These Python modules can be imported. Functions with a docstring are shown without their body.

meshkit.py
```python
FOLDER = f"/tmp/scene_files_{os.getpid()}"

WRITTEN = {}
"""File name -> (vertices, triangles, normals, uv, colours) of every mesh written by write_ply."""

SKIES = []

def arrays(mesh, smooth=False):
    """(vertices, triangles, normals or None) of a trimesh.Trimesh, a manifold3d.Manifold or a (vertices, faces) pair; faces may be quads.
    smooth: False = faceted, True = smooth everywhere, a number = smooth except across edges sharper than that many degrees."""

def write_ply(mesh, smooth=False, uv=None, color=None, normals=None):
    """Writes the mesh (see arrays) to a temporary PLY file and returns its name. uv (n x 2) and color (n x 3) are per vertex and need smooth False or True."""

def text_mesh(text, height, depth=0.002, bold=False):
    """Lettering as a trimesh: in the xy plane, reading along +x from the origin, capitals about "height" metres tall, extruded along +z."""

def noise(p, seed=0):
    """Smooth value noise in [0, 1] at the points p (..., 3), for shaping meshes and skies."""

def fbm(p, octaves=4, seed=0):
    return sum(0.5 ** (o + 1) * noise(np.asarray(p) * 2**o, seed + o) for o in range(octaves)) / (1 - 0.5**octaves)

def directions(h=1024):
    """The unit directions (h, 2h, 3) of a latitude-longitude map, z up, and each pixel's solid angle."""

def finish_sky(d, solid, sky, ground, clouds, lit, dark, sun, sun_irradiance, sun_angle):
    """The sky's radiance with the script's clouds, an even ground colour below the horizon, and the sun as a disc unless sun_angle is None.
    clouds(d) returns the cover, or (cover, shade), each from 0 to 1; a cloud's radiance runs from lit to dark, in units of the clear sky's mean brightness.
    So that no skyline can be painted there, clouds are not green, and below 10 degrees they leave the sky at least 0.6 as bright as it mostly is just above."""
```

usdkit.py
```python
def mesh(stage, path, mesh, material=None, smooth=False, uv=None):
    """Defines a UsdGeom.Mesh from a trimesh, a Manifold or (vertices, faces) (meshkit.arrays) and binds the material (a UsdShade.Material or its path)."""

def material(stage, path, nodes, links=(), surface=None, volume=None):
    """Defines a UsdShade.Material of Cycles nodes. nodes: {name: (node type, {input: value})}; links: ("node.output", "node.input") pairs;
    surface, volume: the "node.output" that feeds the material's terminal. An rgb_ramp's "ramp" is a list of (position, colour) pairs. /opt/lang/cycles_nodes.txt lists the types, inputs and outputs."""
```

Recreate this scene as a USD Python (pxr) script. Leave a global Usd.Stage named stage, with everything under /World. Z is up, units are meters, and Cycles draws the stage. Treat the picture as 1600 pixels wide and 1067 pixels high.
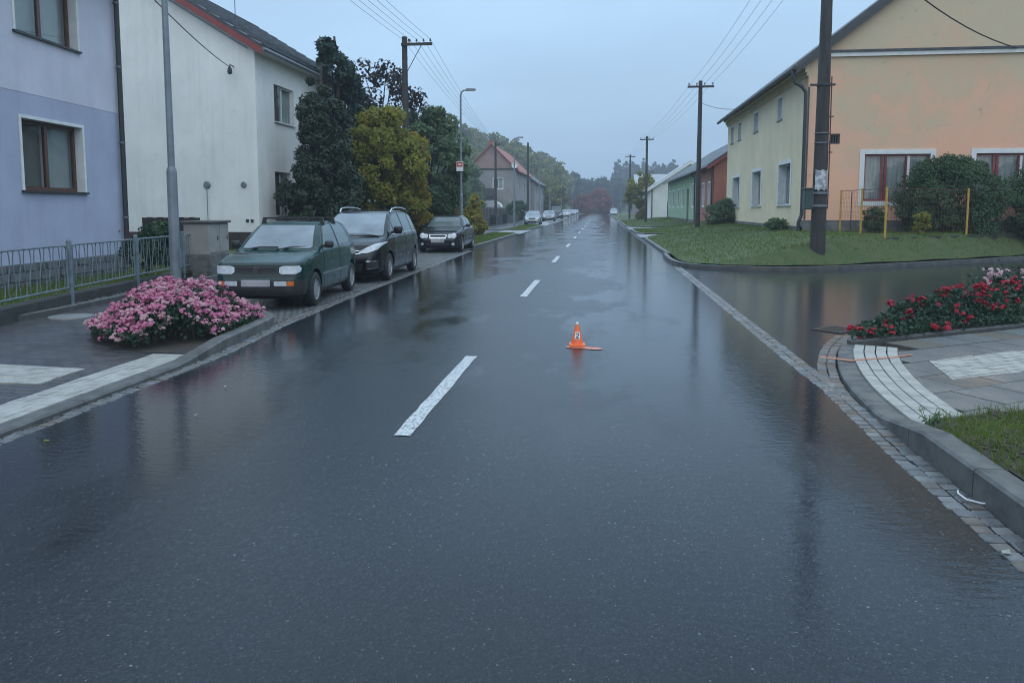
import math, random
import numpy as np, trimesh, shapely
from shapely.geometry import Polygon, LineString, Point, box as sbox
from shapely import affinity
import manifold3d
from manifold3d import Manifold, Mesh as MMesh, CrossSection
import usdkit, meshkit
from pxr import Usd, UsdGeom, UsdLux, UsdShade, Gf, Sdf, Vt

stage = Usd.Stage.CreateInMemory()
UsdGeom.SetStageUpAxis(stage, 'Z')
UsdGeom.SetStageMetersPerUnit(stage, 1.0)
UsdGeom.Xform.Define(stage, '/World')
UsdGeom.Scope.Define(stage, '/World/Looks')
rng = np.random.default_rng(7)
PI = math.pi

# ------------------------------------------------------------------ camera, sky, sun, exposure
PITCH, YAW, EYE = 5.266, 6.814, 1.71
cam = UsdGeom.Camera.Define(stage, '/World/camera')
cam.AddTranslateOp().Set(Gf.Vec3d(0, 0, EYE))
cam.AddRotateZOp().Set(YAW)
cam.AddRotateXOp().Set(90 - PITCH)
cam.CreateHorizontalApertureAttr(36.0)
cam.CreateVerticalApertureAttr(36.0 * 682 / 1024)
cam.CreateFocalLengthAttr(36.0 * 1150 / 1600)
cam.CreateVerticalApertureOffsetAttr(-101.5 / 1600 * 36.0)
cam.CreateClippingRangeAttr(Gf.Vec2f(0.1, 5000))
cam.CreateExposureAttr(0.0)
SUN_EL, SUN_ROT = math.radians(38), math.radians(165)
M = {}
M['sky'] = usdkit.material(stage, '/World/Looks/sky_look', {
    'tc': ('texture_coordinate', {}), 'xyz': ('separate_xyz', {}),
    'nv': ('mapping', {'scale': (1.2, 1.2, 3.5)}), 'n': ('noise_texture', {'scale': 1.6, 'detail': 4}),
    'sky': ('sky_texture', {'sky_type': 'single_scattering', 'sun_disc': False, 'sun_elevation': SUN_EL, 'sun_rotation': SUN_ROT}),
    'ramp': ('rgb_ramp', {'ramp': [(0.0, (2.15, 3.15, 4.3)), (0.07, (2.75, 4.05, 5.6)), (0.15, (3.9, 5.7, 7.7)), (0.25, (4.9, 7.2, 9.8)), (0.55, (6.2, 9.2, 12.4)), (1.0, (12.5, 15.5, 18.5))]}),
    'nr': ('map_range', {'from_min': 0.3, 'from_max': 0.7, 'to_min': 0.86, 'to_max': 1.1}),
    'nc': ('combine_color', {}), 'mul': ('mix_color', {'blend_type': 'multiply', 'fac': 1.0, 'use_clamp': False}),
    'mix': ('mix_color', {'fac': 0.94, 'use_clamp': False}), 'bg': ('background_shader', {'strength': 0.1})},
    [('tc.generated', 'xyz.vector'), ('xyz.z', 'ramp.fac'), ('tc.generated', 'nv.vector'), ('nv.vector', 'n.vector'), ('n.fac', 'nr.value'),
     ('nr.result', 'nc.r'), ('nr.result', 'nc.g'), ('nr.result', 'nc.b'), ('ramp.color', 'mul.a'), ('nc.color', 'mul.b'),
     ('sky.color', 'mix.a'), ('mul.result', 'mix.b'), ('mix.result', 'bg.color')], surface='bg.background')
dome = UsdLux.DomeLight.Define(stage, '/World/sky')
UsdShade.MaterialBindingAPI.Apply(dome.GetPrim()).Bind(M['sky'])
dome.GetPrim().SetCustomDataByKey('kind', 'structure')
sun = UsdLux.DistantLight.Define(stage, '/World/sun')
sun.CreateNormalizeAttr(True); sun.CreateIntensityAttr(0.22); sun.CreateAngleAttr(80.0)
sun.CreateColorAttr(Gf.Vec3f(1.0, 0.95, 0.88))
_d = np.array([math.sin(SUN_ROT) * math.cos(SUN_EL), math.cos(SUN_ROT) * math.cos(SUN_EL), math.sin(SUN_EL)])
sun.AddRotateZOp().Set(math.degrees(math.atan2(_d[1], _d[0])) + 90)
sun.AddRotateXOp().Set(math.degrees(math.acos(_d[2])))

# ------------------------------------------------------------------ naming helpers
_used = {}
def numbered(parent, name):
    k = (parent, name); n = _used.get(k, 0); _used[k] = n + 1
    return name if n == 0 else '%s_%03d' % (name, n)
def path_of(p):
    return '/World' if p is None else str(p.GetPath())
def tag(p, label=None, cat=None, group=None, kind=None):
    for k, v in (('label', label), ('category', cat), ('group', group), ('kind', kind)):
        if v: p.SetCustomDataByKey(k, v)
    return p
def thing(name, label=None, cat=None, loc=(0, 0, 0), rz=0.0, group=None, kind=None, scale=None):
    x = UsdGeom.Xform.Define(stage, '/World/' + numbered('/World', name))
    x.AddTranslateOp().Set(Gf.Vec3d(*map(float, loc))); x.AddRotateZOp().Set(float(rz))
    if scale: x.AddScaleOp().Set(Gf.Vec3f(*scale))
    return tag(x.GetPrim(), label, cat, group, kind)
def obj(name, mesh, m, parent=None, label=None, cat=None, group=None, kind=None, smooth=False):
    if isinstance(mesh, MB): mesh = mesh.get()
    pp = path_of(parent)
    p = usdkit.mesh(stage, pp + '/' + numbered(pp, name), mesh, M[m] if isinstance(m, str) else m, smooth=smooth).GetPrim()
    return tag(p, label, cat, group, kind)
def copy_of(root, loc, rz=0.0, label=None, group=None, scale=None):
    base = root.GetName()
    if base[-3:].isdigit() and base[-4] == '_': base = base[:-4]
    x = UsdGeom.Xform.Define(stage, '/World/' + numbered('/World', base))
    p = x.GetPrim()
    p.GetReferences().AddInternalReference(root.GetPath())
    x.ClearXformOpOrder()
    p.GetAttribute('xformOp:translate').Set(Gf.Vec3d(*map(float, loc)))
    p.GetAttribute('xformOp:rotateZ').Set(float(rz))
    ops = [UsdGeom.XformOp(p.GetAttribute('xformOp:translate')), UsdGeom.XformOp(p.GetAttribute('xformOp:rotateZ'))]
    if scale: 
        s = x.AddScaleOp(); s.Set(Gf.Vec3f(*scale)); ops.append(s)
    x.SetXformOpOrder(ops)
    was = root.GetCustomData()
    tag(p, label or was.get('label'), was.get('category'), group or was.get('group'))
    p.SetInstanceable(True)
    return p

# ------------------------------------------------------------------ mesh builder
class MB:
    def __init__(s): s.V = []; s.F = []; s.n = 0
    def add(s, v, f):
        v = np.asarray(v, float).reshape(-1, 3); f = np.asarray(f, int)
        if f.shape[1] == 4: f = np.vstack([f[:, [0, 1, 2]], f[:, [0, 2, 3]]])
        s.V.append(v); s.F.append(f + s.n); s.n += len(v); return s
    def tm(s, m): return s.add(np.array(m.vertices), np.array(m.faces))
    def get(s): return np.vstack(s.V), np.vstack(s.F)
    def box(s, x0, x1, y0, y1, z0, z1):
        v = [(x, y, z) for x in (x0, x1) for y in (y0, y1) for z in (z0, z1)]
        return s.add(v, [(0, 1, 3, 2), (4, 6, 7, 5), (0, 4, 5, 1), (2, 3, 7, 6), (0, 2, 6, 4), (1, 5, 7, 3)])
    def cbox(s, x0, x1, y0, y1, z0, z1, c=0.01):
        v = []
        for x in (x0, x1):
            for y in (y0, y1):
                for z in (z0, z1):
                    sx = c if x == x0 else -c; sy = c if y == y0 else -c; sz = c if z == z0 else -c
                    v += [(x + sx, y + sy, z), (x + sx, y, z + sz), (x, y + sy, z + sz)]
        h = trimesh.convex.convex_hull(np.array(v)); return s.tm(h)
    def bar(s, p, q, w, h, upv=(0, 0, 1)):
        p, q = np.array(p, float), np.array(q, float); d = q - p; d /= np.linalg.norm(d)
        a = np.cross(d, upv); 
        if np.linalg.norm(a) < 1e-6: a = np.cross(d, (1, 0, 0))
        a /= np.linalg.norm(a); b = np.cross(a, d)
        v = [c + a * sa * w / 2 + b * sb * h / 2 for c in (p, q) for sa, sb in ((-1, -1), (1, -1), (1, 1), (-1, 1))]
        return s.add(v, [(0, 1, 2, 3), (7, 6, 5, 4), (0, 4, 5, 1), (1, 5, 6, 2), (2, 6, 7, 3), (3, 7, 4, 0)])
    def tube(s, pts, r, n=8, caps=True):
        p = np.asarray(pts, float); r = np.broadcast_to(np.asarray(r, float), (len(p),))
        t = np.gradient(p, axis=0); t /= np.linalg.norm(t, axis=1, keepdims=True) + 1e-12
        u = np.array([0, 0, 1.0]) if abs(t[0][2]) < .9 else np.array([1.0, 0, 0])
        V = []
        for i in range(len(p)):
            a = np.cross(t[i], u); a /= np.linalg.norm(a) + 1e-12; b = np.cross(t[i], a)
            if i == 0: u = u
            ang = np.arange(n) * 2 * PI / n
            V.append(p[i] + r[i] * (np.cos(ang)[:, None] * a + np.sin(ang)[:, None] * b))
        F = []
        for i in range(len(p) - 1):
            for j in range(n):
                F.append((i * n + j, i * n + (j + 1) % n, (i + 1) * n + (j + 1) % n, (i + 1) * n + j))
        V = np.vstack(V); F = np.array(F); F = np.vstack([F[:, [0, 1, 2]], F[:, [0, 2, 3]]])
        if caps:
            V = np.vstack([V, p[0], p[-1]]); k = len(V)
            F = np.vstack([F, [(k - 2, (j + 1) % n, j) for j in range(n)], [(k - 1, (len(p) - 1) * n + j, (len(p) - 1) * n + (j + 1) % n) for j in range(n)]])
        return s.add(V, F)
    def lathe(s, prof, n=16, mat=None):
        prof = np.asarray(prof, float); ang = np.arange(n) * 2 * PI / n
        V = np.vstack([np.c_[r * np.cos(ang), r * np.sin(ang), np.full(n, z)] for r, z in prof])
        F = [(i * n + j, i * n + (j + 1) % n, (i + 1) * n + (j + 1) % n, (i + 1) * n + j) for i in range(len(prof) - 1) for j in range(n)]
        if mat is not None: V = V @ np.asarray(mat)[:3, :3].T + np.asarray(mat)[:3, 3]
        return s.add(V, F)
    def prism(s, poly, z0, z1):
        for g in getattr(poly, 'geoms', [poly]):
            if g.is_empty or g.geom_type != 'Polygon' or g.area < 1e-7: continue
            m = trimesh.creation.extrude_polygon(g, z1 - z0, engine='earcut'); m.apply_translation((0, 0, z0)); s.tm(m)
        return s
    def sheet(s, poly, z, step=None):
        polys = [poly]
        if step:
            x0, y0, x1, y1 = poly.bounds; polys = []
            for x in np.arange(x0, x1, step):
                for y in np.arange(y0, y1, step): polys.append(poly.intersection(sbox(x, y, x + step, y + step)))
        for q in polys:
            for g in getattr(q, 'geoms', [q]):
                if g.geom_type != 'Polygon' or g.area < 1e-6: continue
                v, f = trimesh.creation.triangulate_polygon(g, engine='earcut')
                zz = z(v[:, 0], v[:, 1]) if callable(z) else np.full(len(v), z)
                f = np.array(f); a = v[f[:, 1]] - v[f[:, 0]]; b = v[f[:, 2]] - v[f[:, 0]]
                f[a[:, 0] * b[:, 1] - a[:, 1] * b[:, 0] < 0] = f[a[:, 0] * b[:, 1] - a[:, 1] * b[:, 0] < 0][:, ::-1]
                s.add(np.c_[v, zz], f)
        return s

def rotz(a):
    c, s_ = math.cos(a), math.sin(a); return np.array([[c, -s_, 0], [s_, c, 0], [0, 0, 1.0]])
def xf(mb, R=None, t=(0, 0, 0)):
    v, f = mb.get() if isinstance(mb, MB) else mb
    if R is not None: v = v @ np.asarray(R).T
    return v + np.asarray(t, float), f

# ------------------------------------------------------------------ materials
def mat(name, a, b=None, scale=3.0, rough=0.6, rough2=None, bump=0.0, bscale=40.0, spec=0.5, metallic=0.0, coat=0.0, detail=5, stretch=(1, 1, 1), coord='position', extra=None, ramp=(0.35, 0.65), dist=0.02, stain=0.0):
    """a mottled surface: two colours through noise, optional second-noise bump and roughness change"""
    b = a if b is None else b
    nodes = {'g': ('geometry', {}) if coord == 'position' else ('texture_coordinate', {}), 'mp': ('mapping', {'scale': stretch}),
             'n': ('noise_texture', {'scale': scale, 'detail': detail, 'roughness': 0.6}),
             'r': ('rgb_ramp', {'ramp': [(0, a), (ramp[0], a), (ramp[1], b), (1, b)]}),
             'rr': ('map_range', {'from_min': 0.35, 'from_max': 0.65, 'to_min': rough, 'to_max': rough if rough2 is None else rough2}),
             'p': ('principled_bsdf', {'metallic': metallic, 'specular_ior_level': spec, 'coat_weight': coat})}
    links = [('g.' + coord, 'mp.vector'), ('mp.vector', 'n.vector'), ('n.fac', 'r.fac'), ('r.color', 'p.base_color'), ('n.fac', 'rr.value'), ('rr.result', 'p.roughness')]
    if bump:
        nodes['nb'] = ('noise_texture', {'scale': bscale, 'detail': 3}); nodes['bm'] = ('bump', {'strength': bump, 'distance': dist})
        links += [('mp.vector', 'nb.vector'), ('nb.fac', 'bm.height'), ('bm.normal', 'p.normal')]
    if stain:                    # rain streaks and grey blotches of their own shape
        nodes.update({'sm': ('mapping', {'scale': (2.6, 2.6, .16)}), 'sn': ('noise_texture', {'scale': 1.3, 'detail': 6, 'roughness': .68}), 'sr': ('map_range', {'from_min': .50, 'from_max': .74, 'to_min': 0, 'to_max': stain, 'clamp': True}),
                      'bn': ('noise_texture', {'scale': 1.9, 'detail': 7, 'roughness': .7}), 'br': ('map_range', {'from_min': .52, 'from_max': .72, 'to_min': 0, 'to_max': stain * .8, 'clamp': True}), 'sx': ('math', {'math_type': 'maximum'}),
                      'smx': ('mix_color', {'b': tuple(q * .52 for q in a)})})
        links = [l for l in links if l != ('r.color', 'p.base_color')] + [('g.' + coord, 'sm.vector'), ('sm.vector', 'sn.vector'), ('sn.fac', 'sr.value'), ('g.' + coord, 'bn.vector'), ('bn.fac', 'br.value'), ('sr.result', 'sx.value1'), ('br.result', 'sx.value2'), ('sx.value', 'smx.fac'), ('r.color', 'smx.a'), ('smx.result', 'p.base_color')]
    M[name] = usdkit.material(stage, '/World/Looks/' + name, nodes, links, surface='p.BSDF')

def leafmat(name, cols, trans=0.25, rough=0.45):
    """leaves: colour per leaf along a ramp, mixed with slow noise so that light and dark clumps show"""
    k = len(cols)
    M[name] = usdkit.material(stage, '/World/Looks/' + name, {
        'g': ('geometry', {}), 'n': ('noise_texture', {'scale': 1.1, 'detail': 2}), 'mx': ('math', {'math_type': 'multiply_add', 'value2': 0.55, 'value3': -0.12}),
        'ad': ('math', {'math_type': 'multiply_add', 'value2': 0.75, 'use_clamp': True}),
        'r': ('rgb_ramp', {'ramp': [(i / (k - 1), c) for i, c in enumerate(cols)]}),
        'p': ('principled_bsdf', {'roughness': rough, 'specular_ior_level': 0.3}), 't': ('translucent_bsdf', {}), 'm': ('mix_closure', {'fac': trans})},
        [('g.random_per_island', 'mx.value1'), ('g.position', 'n.vector'), ('n.fac', 'ad.value1'), ('mx.value', 'ad.value3'), ('ad.value', 'r.fac'),
         ('r.color', 'p.base_color'), ('r.color', 't.color'), ('p.BSDF', 'm.closure1'), ('t.BSDF', 'm.closure2')], surface='m.closure')
# ---- wet asphalt: bright stone chips, a water film that is thicker along the gutters and in the wheel tracks
def asphalt(name, side=False):
    N = {'g': ('geometry', {}), 'xyz': ('separate_xyz', {}),
         'chip': ('voronoi_texture', {'scale': 120.0}), 'chipr': ('rgb_ramp', {'ramp': [(0, (.004, .005, .006)), (.45, (.007, .008, .010)), (.8, (.012, .013, .015)), (.93, (.026, .027, .028)), (.984, (.10, .10, .10)), (1, (.26, .26, .255))]}),
         'big': ('noise_texture', {'scale': 0.35, 'detail': 3}), 'bigr': ('map_range', {'from_min': .3, 'from_max': .7, 'to_min': .75, 'to_max': 1.3}),
         'bc': ('combine_color', {}), 'mul': ('mix_color', {'blend_type': 'multiply', 'fac': 1.0}),
         'mp': ('mapping', {'scale': (.75, 0.33, 1)}), 'wet': ('noise_texture', {'scale': 1.0, 'detail': 6, 'roughness': .6}),
         'ab': ('math', {'math_type': 'add', 'value2': 1.45}), 'abs': ('math', {'math_type': 'absolute'}),
         'edge': ('map_range', {'from_min': 0.6, 'from_max': 2.7, 'to_min': -0.08, 'to_max': 0.19, 'clamp': True}),
         'ws': ('math', {'math_type': 'add'}), 'w': ('map_range', {'range_type': 'smoothstep', 'from_min': .45, 'from_max': .62, 'to_min': 0, 'to_max': 1, 'clamp': True}),
         'rough': ('map_range', {'from_min': 0, 'from_max': 1, 'to_min': .20 if not side else .30, 'to_max': .03 if not side else .17}),
         'fine': ('noise_texture', {'scale': 140.0, 'detail': 2}), 'bs': ('map_range', {'from_min': 0, 'from_max': 1, 'to_min': .34, 'to_max': .05}),
         'rip': ('noise_texture', {'scale': 9.0, 'detail': 3, 'roughness': .6}), 'ripm': ('mapping', {'scale': (1, 2.2, 1)}),
         'b2s': ('map_range', {'from_min': 0, 'from_max': 1, 'to_min': .02, 'to_max': .10}),
         'b1': ('bump', {'distance': .004}), 'b2': ('bump', {'distance': .02}),
         'p': ('principled_bsdf', {'ior': 1.38, 'specular_ior_level': .5})}
    L = [('g.position', 'chip.vector'), ('g.position', 'big.vector'), ('g.position', 'xyz.vector'), ('chip.color', 'chipr.fac'), ('big.fac', 'bigr.value'),
         ('bigr.result', 'bc.r'), ('bigr.result', 'bc.g'), ('bigr.result', 'bc.b'), ('chipr.color', 'mul.a'), ('bc.color', 'mul.b'), ('mul.result', 'p.base_color'),
         ('g.position', 'mp.vector'), ('mp.vector', 'wet.vector'), ('xyz.x', 'ab.value1'), ('ab.value', 'abs.value1'), ('abs.value', 'edge.value'),
         ('wet.fac', 'ws.value1'), ('edge.result', 'ws.value2'), ('ws.value', 'w.value'), ('w.result', 'rough.value'), ('rough.result', 'p.roughness'),
         ('g.position', 'fine.vector'), ('fine.fac', 'b1.height'), ('w.result', 'bs.value'), ('bs.result', 'b1.strength'),
         ('g.position', 'ripm.vector'), ('ripm.vector', 'rip.vector'), ('rip.fac', 'b2.height'), ('w.result', 'b2s.value'), ('b2s.result', 'b2.strength'), ('b1.normal', 'b2.normal'), ('b2.normal', 'p.normal')]
    if side: L = [l for l in L if l[1] != 'ws.value2']
    M[name] = usdkit.material(stage, '/World/Looks/' + name, N, L, surface='p.BSDF')
asphalt('wet_asphalt'); asphalt('wet_asphalt_side', True)
mat('soil', (.035, .027, .02), (.02, .016, .012), 6, .8, bump=.6, bscale=30)
mat('grass_base', (.045, .075, .018), (.065, .078, .026), 2.5, .85, bump=.4, bscale=25)
mat('kerb_stone_look', (.085, .085, .08), (.05, .05, .048), 5, .32, .55, bump=.25, bscale=90, dist=.004)
mat('sett_grey', (.11, .112, .115), (.06, .063, .066), 9, .16, .4, bump=.4, bscale=60, dist=.006)
mat('sett_warm', (.115, .095, .08), (.065, .058, .052), 9, .18, .4, bump=.4, bscale=60, dist=.006)
mat('sett_pale', (.16, .16, .158), (.09, .092, .094), 9, .18, .4, bump=.4, bscale=60, dist=.006)
mat('slab_grey', (.095, .10, .10), (.06, .064, .065), 2.2, .18, .42, bump=.15, bscale=120, dist=.003)
mat('slab_brown', (.10, .085, .07), (.06, .056, .05), 2.2, .15, .4, bump=.15, bscale=120, dist=.003)
mat('tactile_white', (.37, .36, .33), (.25, .245, .225), 6, .3, .5, bump=.2, bscale=80, dist=.004, stain=.3)
mat('road_paint', (.50, .51, .51), (.10, .105, .11), 34, .3, .45, bump=.6, bscale=90, dist=.006, ramp=(.50, .60))
mat('orange_spray', (.62, .19, .10), (.26, .10, .06), 26, .35, ramp=(.42, .62))
mat('iron', (.045, .042, .04), (.07, .05, .04), 8, .35, .5, metallic=.6, bump=.2)
mat('concrete_apron', (.20, .20, .195), (.14, .14, .135), 1.5, .2, .4, bump=.2, bscale=50, dist=.004)

# brick-laid small pavers of the left pavement and the setts of the parking bay (too far and too flat-on to pick apart)
def paved(name, c1, c2, mortar, bw, rh, ms, rough, rough2, rot=0.0, strength=.35):
    M[name] = usdkit.material(stage, '/World/Looks/' + name, {
        'g': ('geometry', {}), 'mp': ('mapping', {'rotation': (0, 0, rot)}), 'dn': ('noise_texture', {'scale': 5.0}), 'dv': ('vector_math', {'math_type': 'multiply_add', 'vector2': (.03, .03, 0)}),
        'bk': ('brick_texture', {'color1': c1, 'color2': c2, 'mortar': mortar, 'scale': 1.0, 'brick_width': bw, 'row_height': rh, 'mortar_size': ms, 'mortar_smooth': .3}),
        'n': ('noise_texture', {'scale': .8, 'detail': 4}), 'rr': ('map_range', {'from_min': .35, 'from_max': .65, 'to_min': rough, 'to_max': rough2}),
        'inv': ('math', {'math_type': 'subtract', 'value1': 1.0}), 'fn': ('noise_texture', {'scale': 60.0}), 'hs': ('math', {'math_type': 'multiply_add', 'value2': .25}),
        'bm': ('bump', {'strength': strength, 'distance': .012}), 'p': ('principled_bsdf', {'ior': 1.36})},
        [('g.position', 'mp.vector'), ('mp.vector', 'dn.vector'), ('dn.color', 'dv.vector1'), ('mp.vector', 'dv.vector3'), ('dv.vector', 'bk.vector'), ('bk.color', 'p.base_color'), ('g.position', 'n.vector'),
         ('n.fac', 'rr.value'), ('rr.result', 'p.roughness'), ('bk.fac', 'inv.value2'), ('g.position', 'fn.vector'), ('fn.fac', 'hs.value1'), ('inv.value', 'hs.value3'), ('hs.value', 'bm.height'), ('bm.normal', 'p.normal')], surface='p.BSDF')
paved('pavers', (.05, .048, .048), (.03, .029, .031), (.016, .016, .016), .2, .1, .008, .14, .34, .07, .6)
paved('bay_setts', (.15, .15, .15), (.085, .088, .09), (.04, .04, .038), .11, .11, .016, .22, .42, .07, .8)

# ------------------------------------------------------------------ ground, roads, pavements
def smooth(t): t = np.clip(t, 0, 1); return t * t * (3 - 2 * t)
def xl(y):                       # left edge of the carriageway
    return np.interp(y, [-5, 6, 8, 9, 10, 12, 14, 30, 55, 300], [-4.28, -4.30, -4.33, -4.42, -4.54, -4.66, -4.74, -5.15, -5.2, -5.4])
SIDE_FAR = [(2.40, 27.0), (2.33, 24.0), (2.40, 22.7), (2.66, 21.75), (3.43, 21.08), (5.0, 20.95), (6.4, 21.35), (8.6, 22.75), (11.5, 24.7), (14.3, 26.8), (22, 32), (40, 44)]
SIDE_NEAR = [(2.40, 7.9), (2.56, 8.39), (2.92, 9.35), (3.42, 10.33), (5.2, 12.15), (7.5, 14.1), (12, 17.3), (22, 24), (40, 36)]
# the far side-street kerb as a line for the distance field
_far = LineString(SIDE_FAR)
def dseg(x, y, line):
    x = np.asarray(x, float); y = np.asarray(y, float); d = np.full(x.shape, 1e9)
    for (x0, y0), (x1, y1) in zip(line[:-1], line[1:]):
        dx, dy = x1 - x0, y1 - y0; t = np.clip(((x - x0) * dx + (y - y0) * dy) / (dx * dx + dy * dy), 0, 1)
        d = np.minimum(d, np.hypot(x - x0 - t * dx, y - y0 - t * dy))
    return d
def zr(x, y):                    # height of the right-hand verge and gardens
    x = np.asarray(x, float); y = np.asarray(y, float)
    s1 = smooth(dseg(x, y, SIDE_FAR[3:]) / 1.15); s2 = smooth((x - 2.35) / 5.2)
    far = np.interp(y, [30, 60, 120, 260], [.75, .55, .42, .25])
    return .11 + np.where(y < 44, .75, far) * np.minimum(s1, s2) + .015 * np.sin(x * 2.1 + y) * s2
g = obj('ground', MB().sheet(sbox(-440, -60, 440, 740), -.06), 'grass_base', kind='structure', label='earth and grass under the whole street')
road_poly = Polygon([(2.35, -6), (2.35, 7.9)] + SIDE_NEAR[1:] + SIDE_FAR[::-1] + [(2.38, 30), (2.34, 150), (2.3, 262)] + [(xl(y) - .30, y) for y in (262, 150, 80, 55, 30, 22, 14, 12, 10, 9, 8, 6, 2, -6)])
main_poly = road_poly.intersection(sbox(-9, -7, 2.15, 300))
obj('road', MB().sheet(main_poly, 0.0, 20), 'wet_asphalt', kind='structure', label='wet asphalt main road with worn wheel tracks')
obj('side_road', MB().sheet(road_poly.difference(sbox(-9, -7, 2.15, 300)), 0.0, 20), 'wet_asphalt_side', kind='structure', label='wet asphalt side road joining from the right')

# road markings: each dash a thing of its own
DASH = [(5.29, 8.31), (14.15, 17.5), (23.4, 26.5), (32.8, 35.9), (42.2, 45.3), (51.6, 54.7), (61, 64), (70.4, 73.4), (80, 83), (89.5, 92.5), (99, 102), (108.5, 111.5)]
for i, (a, b) in enumerate(DASH):
    w = .135
    pts = [(-1.425 - w / 2 - .035 + rng.uniform(-.006, .006), a)] + [(-1.47 - w / 2 + rng.uniform(-.007, .007), y) for y in np.linspace(a, b, 18)] + [(-1.47 + w / 2 + rng.uniform(-.007, .007), y) for y in np.linspace(b, a, 18)]
    lab = ['worn white centre-line dash nearest the camera', 'white centre-line dash beyond the orange cone, second from the camera', 'third white centre-line dash from the camera'][i] if i < 3 else 'small far white centre-line dash further up the wet road'
    obj('road_marking', MB().sheet(Polygon(pts).buffer(0), .005), 'road_paint', label=lab, cat='road marking', group='dashed centre line' if i < 3 else 'far dashes of the centre line')
# sprayed marks
def blotch(pts, w, seed):
    r = np.random.default_rng(seed); ln = LineString(pts); P_ = [ln.interpolate(t, True) for t in np.linspace(0, 1, 30)]
    u = shapely.union_all([Point(p.x, p.y).buffer(w * r.uniform(.7, 1.25), 6) for p in P_]); return u
obj('spray_mark', MB().sheet(blotch([(-.36, 9.03), (-.2, 9.00), (.00, 8.94)], .062, 2), .006), 'orange_spray', label='orange sprayed line on the road under the small cone', cat='paint mark')

# ---- kerbs: stone by stone along a path (the road-side edge), body to the given side
def offset_path(pts, d):
    p = np.asarray(pts, float); t = np.gradient(p, axis=0); t /= np.linalg.norm(t, axis=1, keepdims=True); nrm = np.c_[-t[:, 1], t[:, 0]]; return p + nrm * d
def resample(pts, step):
    p = np.asarray(pts, float); s = np.r_[0, np.cumsum(np.linalg.norm(np.diff(p, axis=0), axis=1))]; n = max(2, int(round(s[-1] / step)) + 1)
    q = np.linspace(0, s[-1], n); return np.c_[np.interp(q, s, p[:, 0]), np.interp(q, s, p[:, 1])], q
def chaikin(pts, k=2):
    p = np.asarray(pts, float)
    for _ in range(k):
        a = p[:-1] * .75 + p[1:] * .25; b = p[:-1] * .25 + p[1:] * .75; p = np.vstack([p[:1], np.c_[a, b].reshape(-1, 2), p[-1:]])
    return p
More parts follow.
